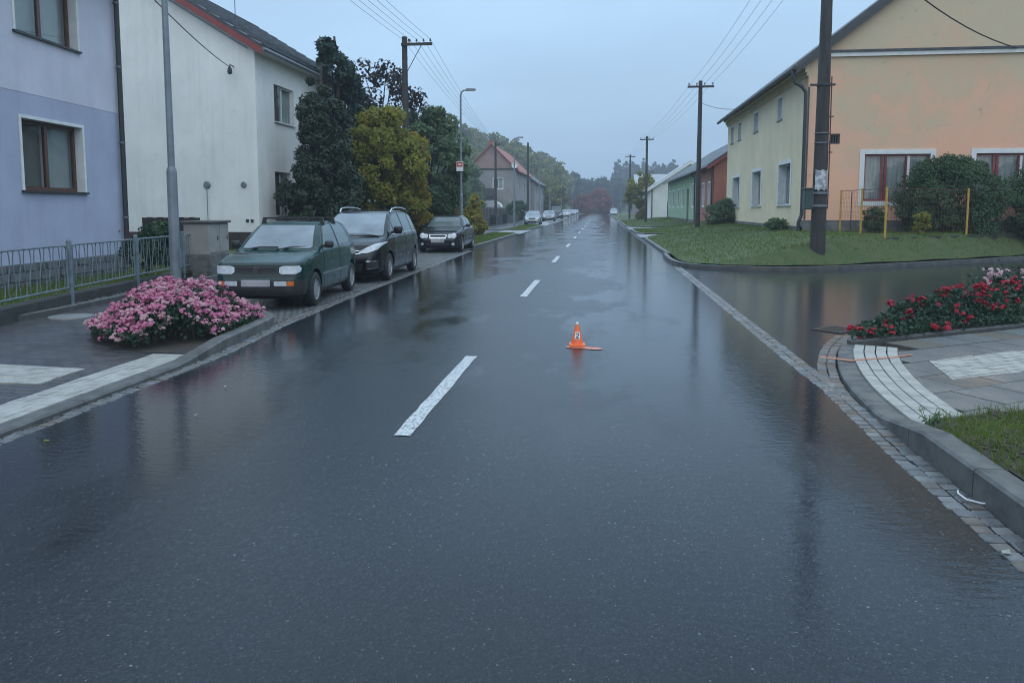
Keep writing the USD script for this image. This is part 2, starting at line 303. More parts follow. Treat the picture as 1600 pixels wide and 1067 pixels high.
def kerb(name, pts, side, top, width=.15, stone=1.0, label=None, base=-.04, look='kerb_stone_look', maxparts=300):
    """top: height of the upper face, a number or a function of the arc length"""
    root = thing(name, label, kind='structure')
    p, s = resample(pts, .12); back = offset_path(p, side * width); front = p
    k = max(1, int(round(stone / .12))); i = 0; rest = MB(); made = 0
    while i < len(p) - 1:
        j = min(i + k, len(p) - 1)
        if len(p) - 1 - j < 3: j = len(p) - 1
        mb = MB(); rows = []
        for q in range(i, j + 1):
            zt = top(s[q]) if callable(top) else top
            f, b = front[q].copy(), back[q].copy()
            if q == i: d = (p[q + 1] - p[q]); d = d / np.linalg.norm(d) * .004; f += d; b += d
            if q == j: d = (p[q] - p[q - 1]); d = d / np.linalg.norm(d) * .004; f -= d; b -= d
            c = .018; u = (b - f) / np.linalg.norm(b - f)
            rows.append([(*f, base), (*f, zt - c), (*(f + u * c), zt), (*(b - u * .006), zt), (*b, zt - .006), (*b, base)])
        n = 6; V = np.array(rows).reshape(-1, 3); F = []
        for a in range(j - i):
            for e in range(n): F.append((a * n + e, a * n + (e + 1) % n, (a + 1) * n + (e + 1) % n, (a + 1) * n + e))
        F = np.array(F); F = np.vstack([F[:, [0, 1, 2]], F[:, [0, 2, 3]]]); m_ = (j - i) * n
        F = np.vstack([F, [(0, e + 1, e) for e in range(1, n - 1)], [(m_, m_ + e, m_ + e + 1) for e in range(1, n - 1)]])
        if side > 0: F = F[:, ::-1]
        (mb if made < maxparts else rest).add(V, F)
        if made < maxparts: obj('kerb_stone', mb, look, root)
        made += 1; i = j
    if rest.n: obj('kerb_stones', rest, look, root, kind='stuff')
    return root
# right: from in front of the camera past the lowered tactile corner to the flower bed
RK = chaikin([(2.19, 2.6), (2.20, 3.8), (2.21, 5.2), (2.235, 5.95), (2.29, 6.7), (2.39, 7.45), (2.60, 8.35), (2.94, 9.35), (3.44, 10.36), (3.62, 10.6)], 2)
_s = np.r_[0, np.cumsum(np.linalg.norm(np.diff(RK, axis=0), axis=1))]
kerb('kerb', RK, -1, lambda s: float(np.interp(s, [0, 2.65, 3.5, 7.6, 8.3], [.185, .185, .055, .055, .10])), width=.18, label='grey kerb curving round the right corner, dropped at the tactile strip')
kerb('kerb', chaikin(SIDE_FAR[::-1] , 2), 1, .12, width=.14, label='dark kerb along the grass verge across the side road', maxparts=60)
kerb('kerb', [(2.40, 27.0), (2.42, 40), (2.5, 41.8), (2.9, 43.2), (4.2, 44.0), (6.5, 44.2)], -1, .12, width=.14, label='kerb of the first grass verge, right of the main road', maxparts=40)
for i, (a, b, xe) in enumerate([(49.0, 60.5, 7.0), (68, 99, 7.0), (104, 250, 9)]):
    kerb('kerb', [(xe, a + .5), (4.2, a), (2.9, a + .2), (2.5, a + 1.2), (2.4, a + 3), (2.38, b - 3), (2.45, b - 1.2), (2.9, b - .3), (4.2, b), (xe, b)], -1, .12, width=.14, stone=2.0, label=['kerb round the second grass verge up the right side', 'kerb round the third grass verge, before the white house', 'far kerb beside the last grass verge on the right'][i], maxparts=30)
# left kerbs
LK = [(xl(y) - .13, y) for y in (1.0, 3, 5, 6.5)] + [(-4.45, 7.4), (-4.49, 8.0), (-4.58, 9), (-4.70, 10.0), (-4.79, 10.4), (-5.05, 10.72), (-6.2, 10.85), (-7.2, 10.95)]
LKc = chaikin(LK, 2)
kerb('kerb', LKc, 1, lambda s: float(np.interp(s, [0, 6.3, 7.4, 20], [.052, .052, .14, .14])), width=.16, label='pale kerb along the left pavement, rising round the pink flower bed')
kerb('kerb', chaikin([(-9.0, 31.6), (-7.2, 31.5), (-5.7, 31.6), (-5.42, 32.2), (-5.40, 40), (-5.42, 48.2), (-5.7, 49.2), (-7, 49.6)], 2), 1, .11, width=.14, label='kerb round the grass strip behind the parked saloon', maxparts=40)
kerb('kerb', chaikin([(-9.0, 56.4), (-7.2, 56.5), (-5.9, 56.9), (-5.6, 58), (-5.60, 65), (-5.6, 71), (-5.9, 72.2), (-8, 72.6)], 2), 1, .11, width=.14, stone=2, label='kerb round the second grass strip on the left', maxparts=40)
kerb('kerb', [(-5.6, 82), (-5.6, 120), (-5.7, 180), (-5.8, 250)], 1, .11, width=.14, stone=3, label='far left kerb beside the parked cars', maxparts=40)
kerb('edging', [(-8.50, 4), (-8.52, 9.35), (-8.56, 10.9), (-9.0, 16), (-9.2, 18.5)], 1, .14, width=.06, label='thin concrete edging between left pavement and gravel strip')

# ---- pavements
LP_out = [(xl(y) - .27 - .16, y) for y in (-6, 3, 5, 6.5)] + [(-4.86, 7.4), (-4.90, 7.9), (-5.30, 7.82)]
bedL = Polygon([(-4.64, 7.92), (-4.66, 8.2), (-4.75, 9.05), (-4.87, 10.05), (-5.15, 10.52), (-6.2, 10.68), (-6.95, 10.7), (-6.95, 9.8), (-6.72, 8.95), (-6.2, 8.35), (-5.65, 8.0), (-5.2, 7.86)])
lp = Polygon([(-8.52, -6), (-8.52, 9.35), (-8.56, 10.9), (-9.0, 16), (-10.5, 31), (-11, 60), (-11.2, 250), (-6.6, 250), (-7.4, 60), (-7.6, 31.5), (-7.5, 10.9), (-6.2, 10.95), (-5.3, 10.8), (-5.0, 10.4), (-4.86, 10.0)] + [(-4.74, 9.0), (-4.64, 7.9)] + [(xl(y) - .28, y) for y in (7.4, 6.5, 5, 3, -6)])
lp = lp.difference(bedL)
tac_l = Polygon([(-4.585, 3.0), (-4.59, 5.0), (-4.63, 7.78), (-5.06, 7.76), (-5.02, 5.0), (-5.0, 3.0)])
patch_l = Polygon([(-5.68, 6.27), (-5.27, 6.3), (-5.31, 6.96), (-6.35, 7.03), (-7.5, 7.12), (-7.5, 6.4)])
lpz = lambda x, y: .068 + .04 * smooth((-np.asarray(x) - 4.9) / 1.2)
pvl = obj('pavement', MB().sheet(lp, .045, 3), 'pavers', label='dark wet small-paver pavement on the left', kind='structure')
def strip_blocks(poly, rot, bw, bh, z0, z1, parent, name, looks, gap=.006, seed=1, void=0.0, jitter=.003, off=.5, least=.25, nmax=300, tilt=0):
    """lay a running bond of blocks over a polygon, each block its own mesh"""
    r = np.random.default_rng(seed); c = poly.centroid; P_ = affinity.rotate(poly, -rot, origin=c, use_radians=False); x0, y0, x1, y1 = P_.bounds; k = 0; rest = MB(); row = 0; y = y0
    while y < y1:
        x = x0 - (off * bw if row % 2 else 0)
        while x < x1:
            q = P_.intersection(sbox(x + gap / 2, y + gap / 2, x + bw - gap / 2, y + bh - gap / 2)); x += bw
            if q.is_empty or q.geom_type != 'Polygon' or q.area < least * bw * bh * .3 or r.random() < void: continue
            q = affinity.rotate(q, rot, origin=c, use_radians=False).simplify(.002); dz = r.uniform(-jitter, jitter)
            m = MB().prism(q, z0, z1 + dz)
            if k < nmax: obj(name, m, looks[int(r.integers(len(looks)))], parent)
            else: rest.add(*m.get())
            k += 1
        y += bh; row += 1
    if rest.n: obj(name + 's', rest, looks[0], parent, kind='stuff')
    return k
strip_blocks(tac_l, 90, .2, .1, .03, .056, pvl, 'tactile_block', ['tactile_white'], .005, 3, off=.5)
strip_blocks(patch_l, 0, .2, .1, .03, .056, pvl, 'guide_block', ['tactile_white'], .006, 4)
# right corner pavement of slabs
bedR = Polygon([(3.10, 9.38), (3.52, 9.60), (4.42, 10.16), (5.87, 11.03), (8.5, 12.6), (11, 14.1), (12.5, 15.6), (11.6, 16.7), (7.4, 13.85), (5.1, 11.9), (3.85, 10.6), (3.55, 10.25)])
rp = Polygon([(2.41, 5.72), (2.46, 6.7), (2.565, 7.41), (2.76, 8.30), (3.07, 9.25), (3.55, 9.5), (4.46, 10.04), (5.9, 10.91), (8.5, 12.45), (11, 13.9), (12.5, 9), (5.8, 7.25), (3.49, 6.36), (2.62, 6.02)])
tac_r_in = [(2.90, 9.06), (2.62, 8.28), (2.53, 7.41), (2.505, 6.7), (2.505, 6.0)]
pvr = obj('pavement', MB().sheet(rp, .02, 2), 'soil', label='slab pavement of the right corner between flower bed and grass', kind='structure')
cpath, cs = resample(chaikin([(2.775, 8.32), (2.59, 7.5), (2.475, 6.7), (2.42, 5.78)][::1], 2), .05)
top_ = np.array([[3.09, 9.28]]); cpath = np.vstack([top_, [[2.93, 8.85]], cpath]); cpath, cs = resample(cpath, .05)
tacs = []
for col in range(4):
    a = offset_path(cpath, .004 + col * .118); b = offset_path(cpath, .112 + col * .118); k = 4; i = 0 if col % 2 == 0 else -2
    while i < len(a) - 1:
        i0, i1 = max(i, 0), min(i + k, len(a) - 1)
        if i1 > i0:
            q = Polygon(list(a[i0:i1 + 1]) + list(b[i0:i1 + 1][::-1])).buffer(-.0025).intersection(rp)
            if q.geom_type == 'Polygon' and q.area > .002: obj('tactile_block', MB().prism(q, .02, .066 + rng.uniform(-.002, .002)), 'tactile_white', pvr); tacs.append(q.buffer(.006))
        i += k
tac_area = shapely.union_all(tacs).buffer(.01).buffer(-.008)
patch_r = Polygon([(3.56, 8.36), (4.92, 9.14), (6.2, 9.9), (6.6, 9.25), (4.31, 7.93), (3.40, 7.46)])
strip_blocks(patch_r, 30.5, .2, .105, .02, .066, pvr, 'guide_block', ['tactile_white'], .010, 6, jitter=.004)
strip_blocks(rp.difference(tac_area).difference(patch_r.buffer(.01)), 30.5, .52, .5, .02, .060, pvr, 'paving_slab', ['slab_grey', 'slab_grey', 'slab_brown'], .012, 8, jitter=.003)
obj('spray_mark', MB().sheet(blotch([(2.47, 8.40), (2.62, 8.32), (2.72, 8.25)], .026, 5).union(blotch([(2.72, 8.25), (3.0, 8.38), (3.26, 8.5), (3.5, 8.66)], .022, 6)), .0715), 'orange_spray', label='orange sprayed line across kerb and white tactile strip', cat='paint mark')

# ---- gutters of setts
def sett(x, y, a, lx, ly, h, r):
    c = .009; mb = MB(); mb.cbox(-lx / 2, lx / 2, -ly / 2, ly / 2, -.05, h, c); R = rotz(a) @ trimesh.transformations.euler_matrix(r.normal(0, .03), r.normal(0, .03), 0)[:3, :3]
    return xf(mb, R, (x, y, 0))
def gutter(pts, rows, w, label, looks, near=300, seed=0, z=.004, size=.105):
    r = np.random.default_rng(seed); root = thing('gutter', label, kind='structure'); p, s = resample(pts, size); k = 0; rest = {}
    t = np.gradient(p, axis=0); ang = np.arctan2(t[:, 1], t[:, 0])
    for row in range(rows):
        q = offset_path(p, -(row + .5) * w)
        for i in range(len(q)):
            j = r.uniform(-.006, .006); m = sett(q[i][0] + j, q[i][1] + (row % 2) * size * .0 + j, ang[i] + r.normal(0, .05), size * r.uniform(.90, .98), w * r.uniform(.90, .98), z + r.uniform(-.002, .006), r); lk = looks[int(r.integers(len(looks)))]
            if k < near: obj('sett', m, lk, root)
            else: rest.setdefault(lk, MB()).add(*m)
            k += 1
    for lk, mb in rest.items(): obj('setts', mb, lk, root, kind='stuff')
    return root
gutter([(1.99, 2.6), (1.99, 4), (2.01, 5.4), (2.06, 6.4), (2.10, 7.2), (2.08, 8), (2.10, 12), (2.16, 21.9)], 2, .108, 'two rows of wet granite setts along the right edge of the road', ['sett_pale', 'sett_grey', 'sett_warm'], 280, 1)
gutter(RK[(RK[:, 1] > 6.75) & (RK[:, 1] < 10.2)][::-1] - np.array([.012, 0]), 2, .10, 'warm-toned setts curving from the gutter along the right corner kerb', ['sett_warm', 'sett_warm', 'sett_grey'], 280, 2)
gutter([(xl(y) - .0, y) for y in np.arange(2.4, 30, .8)][::-1], 2, .115, 'pale worn setts along the left edge of the road', ['sett_grey', 'sett_grey', 'sett_warm'], 290, 3)
# parking bay
bay = Polygon([(xl(y) - .23, y) for y in np.arange(10.3, 32.0, 1.0)] + [(-7.75, 31.5), (-7.65, 10.8), (-5.2, 10.65)])
obj('parking_bay', MB().sheet(bay, .004, 4), 'bay_setts', label='parking bay of small grey setts beside the left pavement', kind='structure')
obj('manhole_cover', MB().add(*xf(MB().lathe([(.0, .055), (.28, .055), (.29, .062), (.31, .062), (.315, .04)][::-1], 28), None, (-8.08, 10.35, 0))), 'concrete_apron', label='round pale manhole cover in the left pavement', cat='manhole cover')
# storm drain
dr = thing('storm_drain', 'rusty slotted storm drain grate at the side road kerb', 'drain', (3.33, 10.78, .0), 42)
mb = MB()
for sx in (-.24, .24): mb.box(sx - .02, sx + .02, -.2, .2, -.01, .012)
for sy in (-.2, .2): mb.box(-.26, .26, sy - .02, sy + .02, -.01, .011)
obj('frame', mb, 'iron', dr)
for k in range(8): obj('grate_bar', MB().box(-.22, .22, -.172 + k * .047, -.145 + k * .047, -.01, .009), 'iron', dr)
# aprons and verges
obj('driveway', MB().sheet(Polygon([(2.35, 43.6), (2.35, 49.6), (9, 49), (9, 44)]), .02), 'concrete_apron', label='wet concrete apron crossing the right verge beside the first grass', kind='structure')
obj('driveway', MB().sheet(Polygon([(2.35, 60), (2.35, 69), (9, 68), (9, 60.4)]), .02), 'concrete_apron', label='second wet apron up the right verge', kind='structure')
obj('driveway', MB().sheet(Polygon([(2.35, 98), (2.35, 105), (9, 105), (9, 98)]), .02), 'concrete_apron', label='third wet apron before the far white house', kind='structure')
obj('driveway', MB().sheet(Polygon([(xl(49) - .05, 48.8), (xl(57) - .05, 57.5), (-7.4, 56.8), (-7.4, 49.2)]), .03), 'concrete_apron', label='wet apron between the two left grass strips', kind='structure')
obj('driveway', MB().sheet(Polygon([(xl(72) - .05, 72.4), (xl(85) - .05, 82), (-5.75, 250), (-6.7, 250), (-7.3, 72.5)]), .025), 'concrete_apron', label='far wet parking strip on the left', kind='structure')
vergeR = Polygon([(2.52, 27), (2.46, 24.0), (2.53, 22.75), (2.76, 21.86), (3.48, 21.22), (5.0, 21.09), (6.33, 21.47), (8.5, 22.87), (11.4, 24.82), (14.2, 26.9), (22, 32.2), (26, 46), (9.5, 47.6), (6.5, 44.1), (4.2, 43.9), (2.95, 43.1), (2.62, 41.8), (2.55, 40)])
obj('verge', MB().sheet(vergeR, zr, .6), 'grass_base', label='grass verge in front of the yellow building', kind='structure')
V2 = []; V2Z = []
for i, (a, b, xe) in enumerate([(49.0, 60.5, 7.0), (68, 99, 7.0), (104, 250, 9)]):
    q = Polygon([(xe + 18, a + .5), (4.2, a + .1), (2.98, a + .3), (2.62, a + 1.3), (2.54, a + 3), (2.52, b - 3), (2.58, b - 1.3), (2.98, b - .4), (4.2, b - .1), (xe + 18, b)])
    V2.append(q); zf_ = (lambda ln: lambda x, y: .11 + (zr(x, y) - .11) * smooth(dseg(x, y, ln) / 4.5))(list(q.exterior.coords)[:-1]); V2Z.append(zf_); obj('verge', MB().sheet(q, zf_, 1.0), 'grass_base', label=['second grass verge, in front of the red house', 'third grass verge, in front of the green house', 'far grass verge on the right'][i], kind='structure')
V3 = [Polygon([(-7.35, 31.75), (-5.85, 31.75), (-5.56, 32.3), (-5.54, 40), (-5.56, 48.1), (-5.8, 49.0), (-7.2, 49.4)]), Polygon([(-7.3, 56.7), (-6, 57.1), (-5.75, 58.1), (-5.74, 65), (-5.74, 71), (-6, 72.05), (-7.4, 72.4)])]
for i, q in enumerate(V3): obj('verge', MB().sheet(q, .09), 'grass_base', label=['grass strip behind the parked black saloon', 'second grass strip on the left, by the lamp post'][i], kind='structure')
def zcr(x, y):
    x = np.asarray(x); return .058 + .125 * smooth((5.72 + .36 * (x - 2.4) - np.asarray(y)) / .8) + .03 * smooth((x - 2.5) / .9) + .012 * np.sin(x * 9 + np.asarray(y) * 7)
cornerR = Polygon([(2.37, 2.2), (2.39, 5.66), (2.60, 5.99), (3.49, 6.33), (5.8, 7.2), (9, 8.3), (9, 2.2)])
obj('verge', MB().sheet(cornerR, zcr, .25), 'soil', label='muddy grass corner at the lower right', kind='structure')
obj('flower_soil', MB().sheet(bedL, .049, .5), 'soil', label='dark soil of the left flower bed', kind='structure')
obj('flower_soil', MB().sheet(bedR, .06, .5), 'soil', label='dark soil of the right flower bed', kind='structure')
kerb('edging', [(3.06, 9.30), (3.50, 9.55), (4.42, 10.10), (5.87, 10.97), (8.5, 12.5), (11, 14.0)], 1, .105, width=.07, label='thin kerb between right flower bed and slabs', stone=1.0)
kerb('kerb', [(3.55, 10.5), (5.2, 12.1), (7.45, 14.05), (12, 17.25)], -1, .11, width=.12, label='kerb behind the red flower bed')
kerb('edging', [(2.43, 5.70), (2.62, 5.98), (3.49, 6.33), (5.8, 7.2)], 1, .068, width=.05, label='thin edging between slabs and muddy grass')
# left front garden between pavement and house: gravel strip, low wall under the fence, grass slope
gard = Polygon([(-8.93, -2), (-8.95, 9.35), (-8.99, 10.9), (-9.6, 16.8), (-9.6, 19), (-13, 19), (-13, -2)])
obj('gravel_strip', MB().sheet(Polygon([(-8.58, 2), (-8.58, 9.35), (-8.62, 10.9), (-9.06, 16), (-9.2, 18.5), (-9.6, 18.5), (-9.3, 15), (-8.9, 10.9), (-8.86, 9.35), (-8.86, 2)]), .10, .5), 'soil', label='soil and gravel strip at the foot of the left fence', kind='structure')
def zg(x, y): return .22 - .06 * smooth((-np.asarray(x) - 9.2) / 1.5)
obj('garden', MB().sheet(gard, zg, .7), 'grass_base', label='front garden of the lilac house behind the fence', kind='structure')
obj('yard', MB().sheet(Polygon([(-9.6, 19), (-10.6, 31), (-11, 50), (-30, 50), (-30, 19)]), .22, 4), 'grass_base', label='yard ground around the white house', kind='structure')
# ------------------------------------------------------------------ building helpers
mat('lilac_upper', (.55, .54, .61), (.49, .485, .55), 1.2, .85, bump=.35, bscale=110, dist=.005, stain=.22)
mat('lilac_lower', (.37, .395, .50), (.33, .35, .455), 1.2, .85, bump=.35, bscale=110, dist=.005, stain=.22)
mat('white_trim', (.66, .66, .65), (.58, .58, .57), 5, .6, bump=.1)
mat('white_render', (.76, .745, .71), (.67, .66, .63), .55, .85, bump=.4, bscale=60, dist=.008, stain=.25)
mat('yellow_render', (.70, .585, .40), (.61, .51, .35), .5, .85, bump=.35, bscale=70, dist=.006, stain=.35)
mat('green_render', (.28, .39, .25), (.24, .335, .215), .7, .85, bump=.3, bscale=70, dist=.006, stain=.35)
mat('red_render', (.34, .13, .085), (.27, .10, .07), .7, .85, bump=.3, bscale=70, dist=.006, stain=.35)
mat('grey_render', (.26, .245, .24), (.21, .20, .20), .7, .85, bump=.3, bscale=70, dist=.006, stain=.4)
mat('pink_cladding', (.30, .19, .175), (.24, .155, .145), .9, .8, bump=.3)
mat('roof_tile_grey', (.055, .058, .065), (.035, .037, .042), 2.0, .4, .6, bump=.5, bscale=14)
mat('roof_tile_red', (.30, .085, .05), (.20, .06, .04), 2.0, .5, .7, bump=.5, bscale=14)
mat('roof_sheet_pale', (.34, .37, .40), (.27, .29, .32), 1.0, .35, bump=.2)
mat('fascia_red', (.24, .04, .03), (.18, .035, .03), 3, .45)
mat('brown_frame', (.085, .038, .025), (.06, .028, .02), 6, .35)
mat('red_frame', (.22, .03, .03), (.16, .025, .025), 6, .4)
mat('dark_metal', (.02, .022, .024), (.03, .03, .03), 5, .35, .5)
mat('zinc', (.20, .22, .24), (.14, .155, .17), 4, .35, .5, metallic=.5)
mat('green_pipe', (.03, .06, .055), (.02, .04, .04), 4, .4)
mat('dark_wood', (.04, .032, .028), (.026, .02, .018), 8, .6, bump=.3)
mat('plinth_stone', (.15, .15, .145), (.07, .07, .068), 3.5, .8, bump=.8, bscale=9, dist=.03)
mat('stone_a', (.14, .145, .15), (.085, .09, .095), 7, .7, bump=.6, bscale=18)
mat('stone_b', (.10, .105, .12), (.06, .065, .07), 7, .7, bump=.6, bscale=18)
mat('mortar', (.17, .17, .165), (.12, .12, .118), 5, .9, bump=.4)
mat('blind_pale', (.62, .62, .60), (.52, .52, .51), 1.5, .8)
mat('blind_olive', (.22, .24, .22), (.16, .18, .17), 1.2, .8)
mat('curtain_lace', (.60, .56, .55), (.36, .33, .34), 9, .9, stretch=(1, 1, .12))
mat('curtain_brown', (.42, .36, .34), (.25, .21, .20), 9, .9, stretch=(1, 1, .12))
mat('interior', (.02, .02, .02), None, 2, .9)
# gable wall: patchy ochre, reddish glow painted into the colour as salmon below
M['gable_glow_render'] = usdkit.material(stage, '/World/Looks/gable_glow_render', {
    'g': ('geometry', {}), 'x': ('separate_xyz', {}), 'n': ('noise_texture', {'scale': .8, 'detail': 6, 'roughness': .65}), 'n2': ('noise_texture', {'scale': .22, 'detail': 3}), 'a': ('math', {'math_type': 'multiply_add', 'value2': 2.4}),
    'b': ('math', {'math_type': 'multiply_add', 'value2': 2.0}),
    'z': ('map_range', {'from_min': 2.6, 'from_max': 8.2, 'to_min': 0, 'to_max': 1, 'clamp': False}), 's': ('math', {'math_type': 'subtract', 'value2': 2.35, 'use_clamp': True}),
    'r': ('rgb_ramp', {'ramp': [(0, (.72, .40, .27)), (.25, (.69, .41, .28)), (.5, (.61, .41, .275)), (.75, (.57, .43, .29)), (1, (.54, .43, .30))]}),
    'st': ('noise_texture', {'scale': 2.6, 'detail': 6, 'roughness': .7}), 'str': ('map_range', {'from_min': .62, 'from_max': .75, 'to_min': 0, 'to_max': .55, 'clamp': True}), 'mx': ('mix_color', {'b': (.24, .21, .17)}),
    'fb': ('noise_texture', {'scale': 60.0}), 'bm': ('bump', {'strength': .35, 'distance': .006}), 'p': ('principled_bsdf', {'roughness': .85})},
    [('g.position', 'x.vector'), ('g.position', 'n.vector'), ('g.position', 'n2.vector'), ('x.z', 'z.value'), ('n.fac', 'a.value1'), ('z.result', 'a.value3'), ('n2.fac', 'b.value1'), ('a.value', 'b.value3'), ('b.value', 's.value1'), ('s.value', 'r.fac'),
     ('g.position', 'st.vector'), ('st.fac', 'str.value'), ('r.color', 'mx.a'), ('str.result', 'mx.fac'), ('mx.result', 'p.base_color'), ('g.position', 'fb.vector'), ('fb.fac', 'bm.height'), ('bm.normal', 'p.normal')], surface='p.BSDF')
M['window_glass'] = usdkit.material(stage, '/World/Looks/window_glass', {
    'fr': ('fresnel', {'IOR': 1.55}), 'g': ('geometry', {}), 'nb': ('math', {'math_type': 'subtract', 'value1': 1.0}), 'fb': ('math', {'math_type': 'multiply'}), 'ad': ('math', {'math_type': 'multiply_add', 'value2': 1.0, 'value3': .02, 'use_clamp': True}), 't': ('transparent_bsdf', {'color': (.82, .86, .86)}), 'gl': ('glossy_bsdf', {'roughness': .01, 'color': (.95, .95, .95)}), 'm': ('mix_closure', {})},
    [('fr.fac', 'ad.value1'), ('g.backfacing', 'nb.value2'), ('ad.value', 'fb.value1'), ('nb.value', 'fb.value2'), ('fb.value', 'm.fac'), ('t.BSDF', 'm.closure1'), ('gl.BSDF', 'm.closure2')], surface='m.closure')

def rect(u0, u1, z0, z1): return sbox(u0, z0, u1, z1)
class Wall:
    """a wall plane inside a thing: u runs along it, z up, w outward"""
    def __init__(s, parent, O, U, N):
        s.p = parent; s.O = np.array(O, float); s.U = np.array(U, float); s.N = np.array(N, float); s.flip = np.dot(np.cross(s.U, (0, 0, 1)), s.N) < 0
    def put(s, mb):
        v, f = mb.get() if isinstance(mb, MB) else mb
        w = s.O + v[:, :1] * s.U + np.c_[np.zeros(len(v)), np.zeros(len(v)), v[:, 1]] + v[:, 2:3] * s.N
        return w, (f[:, ::-1] if s.flip else f)
    def prism(s, name, poly, w0, w1, m, parent=None, **k):
        return obj(name, s.put(MB().prism(poly, w0, w1)), m, parent or s.p, **k)
    def ubox(s, mb, u0, u1, z0, z1, w0, w1): mb.box(u0, u1, z0, z1, w0, w1); return mb
    def window(s, u0, u1, z0, z1, frame='brown_frame', cols=2, fw=.07, depth=.12, trim=0.0, trim_m='white_trim', sill=.0, sill_m='zinc', back=('blind_pale',), mull=None, label=None, backd=.12, open_back=False, rows=(), trim_w=.02):
        """frame set back by depth inside the opening; panes behind, something seen behind each pane"""
        fr = rect(u0, u1, z0, z1); us = np.linspace(u0 + fw * .6, u1 - fw * .6, cols + 1); holes = []
        for i in range(cols):
            zs = [z0 + fw] + [z0 + (z1 - z0) * r for r in rows] + [z1 - fw]
            for a, b in zip(zs[:-1], zs[1:]):
                q = rect(us[i] + fw * .4 + (fw * .15 if i else 0), us[i + 1] - fw * .4 - (fw * .15 if i < cols - 1 else 0), a + (fw * .25 if a != zs[0] else 0), b - (fw * .25 if b != zs[-1] else 0)); holes.append(q)
        frp = s.prism('window', fr.difference(shapely.union_all(holes)), -depth - .06, -depth, frame, label=label)
        for i, q in enumerate(holes):
            s.prism('pane', q.buffer(.005, join_style=2), -depth - .04, -depth - .03, 'window_glass', frp)
            bm = back[(i // (len(rows) + 1)) % len(back)]
            if bm: s.prism('blind', q.buffer(.05, join_style=2), -depth - .05 - backd, -depth - .045 - backd, bm, frp)
        if trim:
            out = rect(u0 - trim, u1 + trim, z0 - (trim if not sill else 0), z1 + trim).difference(rect(u0 + .004, u1 - .004, z0 + (-.001 if sill else .004), z1 - .004))
            s.prism('trim', out, -depth, trim_w, trim_m, frp)
        if sill: 
            s.prism('sill', rect(u0 - trim - .02, u1 + trim + .02, z0 - .04, z0), -depth, sill, sill_m, frp)
        return frp
def gable_roof(parent, x0, x1, y0, y1, ze, zr_, axis, over, t, m, name='roof', xr=None):
    """two slopes; ridge along axis ('x' or 'y')"""
    if axis == 'y':
        xm = (x0 + x1) / 2 if xr is None else xr
        sl = (zr_ - ze) / (xm - x0); sr = (zr_ - ze) / (x1 - xm)
        prof = Polygon([(x0 - over, ze - over * sl), (xm, zr_), (x1 + over, ze - over * sr), (x1 + over, ze - over * sr + t), (xm, zr_ + t * 1.1), (x0 - over, ze - over * sl + t)])
        m_ = MB().prism(prof, 0, y1 - y0); v, f = m_.get(); return obj(name, (np.c_[v[:, 0], y0 + v[:, 2], v[:, 1]], f[:, ::-1]), m, parent)
    ym = (y0 + y1) / 2; sl = (zr_ - ze) / (ym - y0)
    prof = Polygon([(y0 - over, ze - over * sl), (ym, zr_), (y1 + over, ze - over * sl), (y1 + over, ze - over * sl + t), (ym, zr_ + t * 1.1), (y0 - over, ze - over * sl + t)])
    m_ = MB().prism(prof, 0, x1 - x0); v, f = m_.get(); return obj(name, (np.c_[x0 + v[:, 2], v[:, 0], v[:, 1]], f), m, parent)

# ------------------------------------------------------------------ lilac house (left, nearest)
lh = thing('house', 'two-tone lilac house with brown-framed windows, nearest on the left', 'house', (-11.66, 16.92, .0), 4.9)
Wf = Wall(lh, (0, 0, 0), (0, 1, 0), (1, 0, 0))
wins = [(-3.47, -1.50, 2.07, 3.50), (-3.47, -1.50, 5.17, 6.55)]
hs = shapely.union_all([rect(a, b, c, d) for a, b, c, d in wins])
Wf.prism('wall', rect(-13, 0, .62, 4.0).difference(hs), -.34, 0, 'lilac_lower')
Wf.prism('wall', rect(-13, 0, 4.0, 7.4).difference(hs), -.34, 0.004, 'lilac_upper', label='paler lilac upper wall')
Wf.window(*wins[0], cols=2, fw=.085, depth=.17, trim=.06, sill=.06, sill_m='dark_metal', back=('blind_olive', 'blind_pale'), backd=.1)
Wf.window(*wins[1], cols=2, fw=.085, depth=.17, trim=.06, sill=.06, sill_m='dark_metal', back=('blind_pale', 'blind_pale'), backd=.1)
Wg = Wall(lh, (-.34, 0, 0), (-1, 0, 0), (0, 1, 0))
Wg.prism('wall', rect(0, 9, .3, 7.4), -.3, -.001, 'lilac_upper')
mb = MB(); mb.box(-9.3, -9.0, -13, -.3, .3, 7.4); mb.box(-9, -.34, -13, -12.7, .3, 7.4); obj('rear_wall', mb, 'lilac_upper', lh)
obj('interior_wall', MB().box(-1.6, -1.5, -12.6, -.35, .3, 7.3), 'interior', lh)
gable_roof(lh, -9.3, 0, -13.2, .1, 7.35, 10.6, 'y', .45, .16, 'roof_tile_grey')
# stone plinth: every stone its own piece over a mortar bed
pl = Wf.prism('plinth', rect(-13, .02, .0, .62), -.3, .035, 'mortar', label='stone plinth under the lilac wall')
z = .1
for row, hgt in enumerate((.17, .19, .16)):
    u = -6.2 - rng.uniform(0, .2)
    while u < -.05:
        w_ = rng.uniform(.2, .5); u1 = min(u + w_, 0.0); q = rect(u + .012, u1 - .012, z + .012, z + hgt - .012 + rng.uniform(-.01, .01))
        if u1 - u > .08:
            q = affinity.rotate(q, rng.normal(0, 2)).buffer(-.03).buffer(.03); 
            if not q.is_empty: Wf.prism('stone', q, .0, .05 + rng.uniform(0, .025), ['stone_a', 'stone_b'][int(rng.integers(2))], pl)
        u = u1
    z += hgt
mb = MB(); mb.tube([(.12, -.05, 7.3), (.10, -.05, 6.9), (.09, -.05, .35)], .06, 10); dp = obj('downpipe', mb, 'dark_metal', lh)
